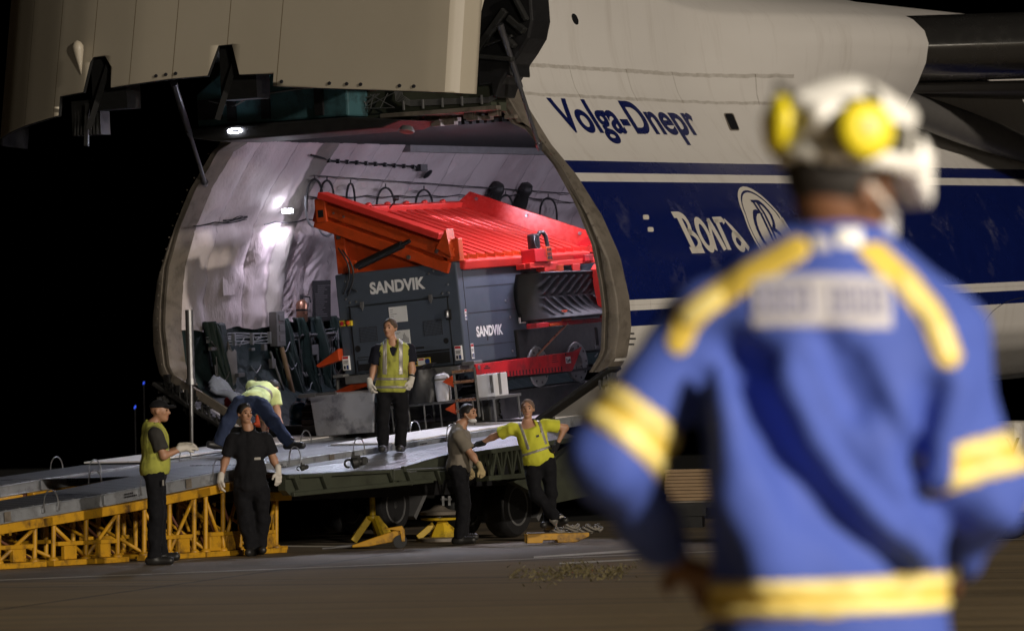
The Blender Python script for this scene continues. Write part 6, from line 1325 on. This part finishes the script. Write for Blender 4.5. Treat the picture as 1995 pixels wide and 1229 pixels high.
def fj(P):
    t = union(tor, P, .07); a = np.minimum(union(arm[:2], P, .05), union(arm[2:], P, .05)); a = a + .010*np.sin((P[:, 2]*1.1 + np.abs(P[:, 0] - .55)*.7)*48 + 3*vnoise(P*5, 3))*np.clip(1.16 - P[:, 2], 0, .3)*2.0
    for pts, r in rol:
        for i in range(len(pts) - 1): t = smin(t, Cap(pts[i], pts[i+1], r*.8)(P), .07)
    d = smin(t + fold(P), a, .05) + .006*vnoise(P*np.array([9, 9, 5]), 8) + .003*vnoise(P*22, 9)
    return d
jk = fmesh('jacket', fj, tor + arm, .0105, JACK, pG, pad=.05)
def band(name, cond, mat, prims, off=.0025, h=.008): return fmesh(name, lambda P: np.maximum(fj(P) - off, cond(P)), prims, h, mat, pG)
def armband(A, B_, t0, t1, flip, name):
    d = unit(B_ - A); L = np.linalg.norm(B_ - A); pr = [Cap(A + d*L*(t0 - .1), A + d*L*(t1 + .1), .10)]
    w = (t1 - t0)*L
    band(name, lambda P: np.maximum(np.maximum(t0*L - (P - A) @ d, (P - A) @ d - t1*L), np.linalg.norm(P - A - ((P - A) @ d)[:, None]*d, axis=1) - .115), HV, pr)
    for a_, b_ in ((.10, .36), (.62, .90)): band('tape_stripe', lambda P: np.maximum(np.maximum(t0*L + a_*w - (P - A) @ d, (P - A) @ d - t0*L - b_*w), np.linalg.norm(P - A - ((P - A) @ d)[:, None]*d, axis=1) - .115), HVS, pr, .007)
armband(G['shL'], G['elL'], .60, .94, 1, 'sleeve_band'); armband(G['shR'], G['elR'], .66, .96, 1, 'sleeve_band')
zb0, zb1 = Pg(1620, 1196)[2], Pg(1620, 1118)[2]; wp = [Ell(Pg(1616, 1157), np.eye(3), (.26, .22, .08))]
slab = lambda a_, b_: (lambda P: np.maximum(np.maximum(zb0 + (zb1 - zb0)*a_ - (P[:, 2] - .012*(P[:, 0] - .6)), (P[:, 2] - .012*(P[:, 0] - .6)) - zb0 - (zb1 - zb0)*b_), np.abs(P[:, 0] - Pg(1616, 1157)[0]) - .25))
band('waist_band', slab(0, 1), HV, wp); band('tape_stripe', slab(.60, .93), HVS, wp, .005); band('tape_stripe', slab(.08, .36), HVS, wp, .007)
def seg2(P, pts):                                     # distance in the plane of the back
    out = None
    for i in range(len(pts) - 1):
        A = pts[i][[0, 2]]; D = pts[i+1][[0, 2]] - A; q = P[:, [0, 2]] - A; t = np.clip(q @ D/(D @ D), 0, 1); e = np.linalg.norm(q - t[:, None]*D, axis=1); out = e if out is None else np.minimum(out, e)
    return out
yl = line([(1560, 480), (1480, 525), (1400, 575), (1345, 615), (1328, 665)]); yr = line([(1705, 485), (1770, 545), (1818, 610), (1850, 690)])
back = lambda P: P[:, 1] - YG - .09
band('shoulder_band', lambda P: np.maximum(seg2(P, yl) - .025, back(P)), HV, tor[3:5]); band('shoulder_band', lambda P: np.maximum(seg2(P, yr) - .027, back(P)), HV, tor[3:5] + [arm[2]])
band('tape_stripe', lambda P: np.maximum(seg2(P, yl[2:4]) - .016, back(P)), HVS, tor[3:5], .007); band('tape_stripe', lambda P: np.maximum(seg2(P, yr[1:]) - .015, back(P)), HVS, tor[3:5] + [arm[2]], .007)
c0 = Pg(1588, 592); pr_ = [Ell(Pg(1588, 592, -.1), np.eye(3), (.15, .1, .08))]
PATCH = pm('pale_back_print', (.52, .50, .52), .7, var=.1); 
band('back_print', lambda P: np.maximum(np.maximum(np.abs(P[:, 0] - c0[0]) - .125, np.abs(P[:, 2] - c0[2] + .03*(P[:, 0] - c0[0])) - .048), P[:, 1] - YG), PATCH, pr_)
DK = pm('dark_back_print', (.24, .24, .36), .7, var=.1)  # darker print for the letter-like marks on the patch
for k in range(9):
    if k == 4: continue
    x = c0[0] - .105 + .026*k; band('print_mark', lambda P: np.maximum(np.abs(np.maximum(np.abs(P[:, 0] - x) - .0085, np.abs(P[:, 2] - c0[2] - .002 + .03*(P[:, 0] - c0[0])) - .024)) - .0035, P[:, 1] - YG), DK, [Ell(np.array([x, YG - .1, c0[2]]), np.eye(3), (.016, .1, .034))], .0065, .005)
# neck, head, collar
FG = unit((math.sin(R(50)), math.cos(R(50)), -.12)); HU = unit((.06, .05, 1)); FG = unit(FG - FG @ HU*HU); HS = np.cross(FG, HU); hcen = Pg(1640, 345, .0); hq = lambda x, y, z: hcen + HS*x + FG*y + HU*z; HA = np.stack([HS, FG, HU])
head = [Ell(hq(0, -.005, .02), HA, (.078, .098, .10)), Ell(hq(0, .03, -.06), HA, (.062, .07, .07)), Ell(hq(0, .07, -.10), HA, (.032, .03, .025)), Cap(hq(0, .095, 0), hq(0, .115, -.03), .011, .016)]
nk = [Cap(Pg(1638, 500, .02), hq(0, -.03, -.05), .066, .060)]; ear = [Ell(hq(s*.080, -.01, -.035), HA, (.011, .022, .036)) for s in (-1, 1)]
bodyp = head + nk + ear + tor + hips; hnd = []
for s in 'LR': hnd += hand_prims(G['wr'+s] + np.array([.02 if s == 'L' else -.02, .0, -.02]), (.5 if s == 'L' else -.5, .75, -.35), (0, -.2, -1), 1.05, .4, side=1 if s == 'R' else -1) + [Cap(G['el'+s], G['wr'+s], .04, .032)]
fmesh('body', lambda P: np.minimum(np.minimum(smin(union(head, P, .03), union(nk, P, .02), .03), np.minimum(ear[0](P), ear[1](P))), np.minimum(union(tor + hips, P, .05, -.075), union(hnd, P, .012))), bodyp + hnd, .013, SKINB, pG)
fmesh('hair', lambda P: np.maximum(head[0](P, .012), np.maximum((P - hcen) @ FG - .02, -.085 - (P - hcen) @ HU)), head[:1], .012, HAIR, pG)
fmesh('trousers', lambda P: np.maximum(union(hips, P, .05, .02), P[:, 2] - Pg(1600, 1330)[2]), hips, .02, JACK, pG)
for x in (1515, 1725):
    f0 = np.array([Pg(x, 1300)[0], YG, .0]); sp = [Cap(f0 + (0, -.06, .05), f0 + (0, .17, .04), .05, .042), Cap(f0 + (0, 0, .06), f0 + (0, 0, .12), .06, .06)]; fmesh('shoe', lambda P: np.maximum(union(sp, P, .04), .002 - P[:, 2]), sp, .012, SHOE, pG)
cc = Pg(1632, 478, .0); col_ = [Ell(cc, np.array([X, Yv, Z]), (.098, .092, .062))]
fmesh('collar', lambda P: np.maximum(np.maximum(col_[0](P), np.abs(P[:, 2] - cc[2] + .15*(P[:, 0] - cc[0])) - .042), -Cap(Pg(1640, 520, .03), Pg(1655, 400, .03), .073)(P)), col_, .008, JACK, pG)
fmesh('collar_label', lambda P: np.maximum(np.maximum(np.abs(col_[0](P)) - .005, P[:, 1] - YG), np.maximum(np.abs(P[:, 0] - Pg(1645, 470)[0]) - .024, np.abs(P[:, 2] - Pg(1645, 470)[2]) - .020)), col_, .006, HELM, pG)
fmesh('shoulder_tab', lambda P: np.maximum(fj(P) - .006, np.linalg.norm((P - Pg(1592, 478))[:, [0, 2]], axis=1) - .02), [Ell(Pg(1592, 478), np.eye(3), (.03, .12, .03))], .007, PATCH, pG)
mk = Ell(hq(0, .060, -.085), HA, (.058, .062, .044)); fmesh('face_mask', lambda P: np.maximum(mk(P), np.maximum(-mk(P) - .012, .03 - (P - hcen) @ FG)), [mk], .008, cloth_m('pale_mask', (.55, .55, .56)), pG)
for s in (-1, 1): b = MB(); b.path([hq(s*.066, .07, -.07), hq(s*.082, .03, -.05), hq(s*.088, -.02, -.02)], .006, 6); b.build('mask_loop', GLOVE, pG)
# helmet: shell, rim, visor bracket, ear defenders parked on it
hz = np.array([0, 0, 1.]); hh = lambda x, y, z: hcen + HS*x + FG*y + HU*(z)
sh = Ell(hh(0, .010, .060), HA, (.110, .126, .119))
rimp = Ell(hh(0, .014, .028), HA, (.119, .138, .04))
brim = Ell(hh(0, .105, .018), HA, (.085, .075, .014))
def fhelm(P):
    z = (P - hcen) @ HU; d = np.maximum(sh(P), .01 - z); r = np.maximum(rimp(P), np.abs(z - .022) - .013); d = smin(d, r, .02); d = smin(d, brim(P), .02)
    for x in (0, .045, -.045): d = smin(d, Cap(hh(x, -.10, .12 - abs(x)*.5), hh(x, .11, .14 - abs(x)*.5), .022)(P), .03)
    return np.maximum(d, -Ell(hh(0, .0, .02), HA, (.096, .112, .105))(P))
fmesh('helmet', fhelm, [sh, rimp, brim], .009, HELM, pG)
b = MB(Fr(HS, FG, HU, hcen)); b.b2((.104, -.07, .035), (.120, .05, .09)); b.b2((-.120, -.07, .035), (-.104, .05, .09)); b.each('side_slot', DARKPL, pG, bevel=.012)
b = MB(Fr(HS, FG, HU, hcen)); b.b2((-.03, .135, .015), (.06, .165, .085)); b.prism([(.06, .10, .045), (.06, .18, -.045), (.06, .18, .07)], (-.09, 0, 0)); b.build('visor_bracket', HELM, pG, bevel=.02); b = MB(Fr(HS, FG, HU, hcen)); b.b2((.058, .105, .05), (.072, .128, .08)); b.build('bracket_slot', DARKPL, pG, bevel=.006)
for s in (1, -1):
    c = Pg(1683, 254, -.128) if s > 0 else Pg(1527, 243, -.02); HS_, HS = HS, (unit((.30, -.95, .0)) if s > 0 else np.array([.97, .22, -.05])); b = MB(); b.lathe(c, HS*s + .08*HU, [(.03, -.005), (.051, .0), (.053, .012), (.047, .024), (.030, .031), (.004, .033)], 30); cu = b.build('ear_cup', MUFF, pG, smooth=True, angle=60)
    b = MB(); b.lathe(c - HS*s*.012, HS*s, [(.035, -.012), (.052, -.008), (.054, .004), (.045, .010)], 30); b.build('ear_cushion', DARKPL, pG, smooth=True, angle=60)
    b = MB(); b.lathe(c + HS*s*.032 + HU*.006, HS*s + .08*HU, [(.016, -.004), (.016, .004), (.013, .006), (.002, .007)], 20); b.build('cup_button', HVS, cu, smooth=True, angle=60)
    b = MB(); b.path([c + HS*s*.02 + HU*.04, c + HS*s*.015 + HU*.075, hcen + HU*.13 + HS_*s*.09], .006, 6); b.build('cup_arm', DARKPL, pG); HS = HS_
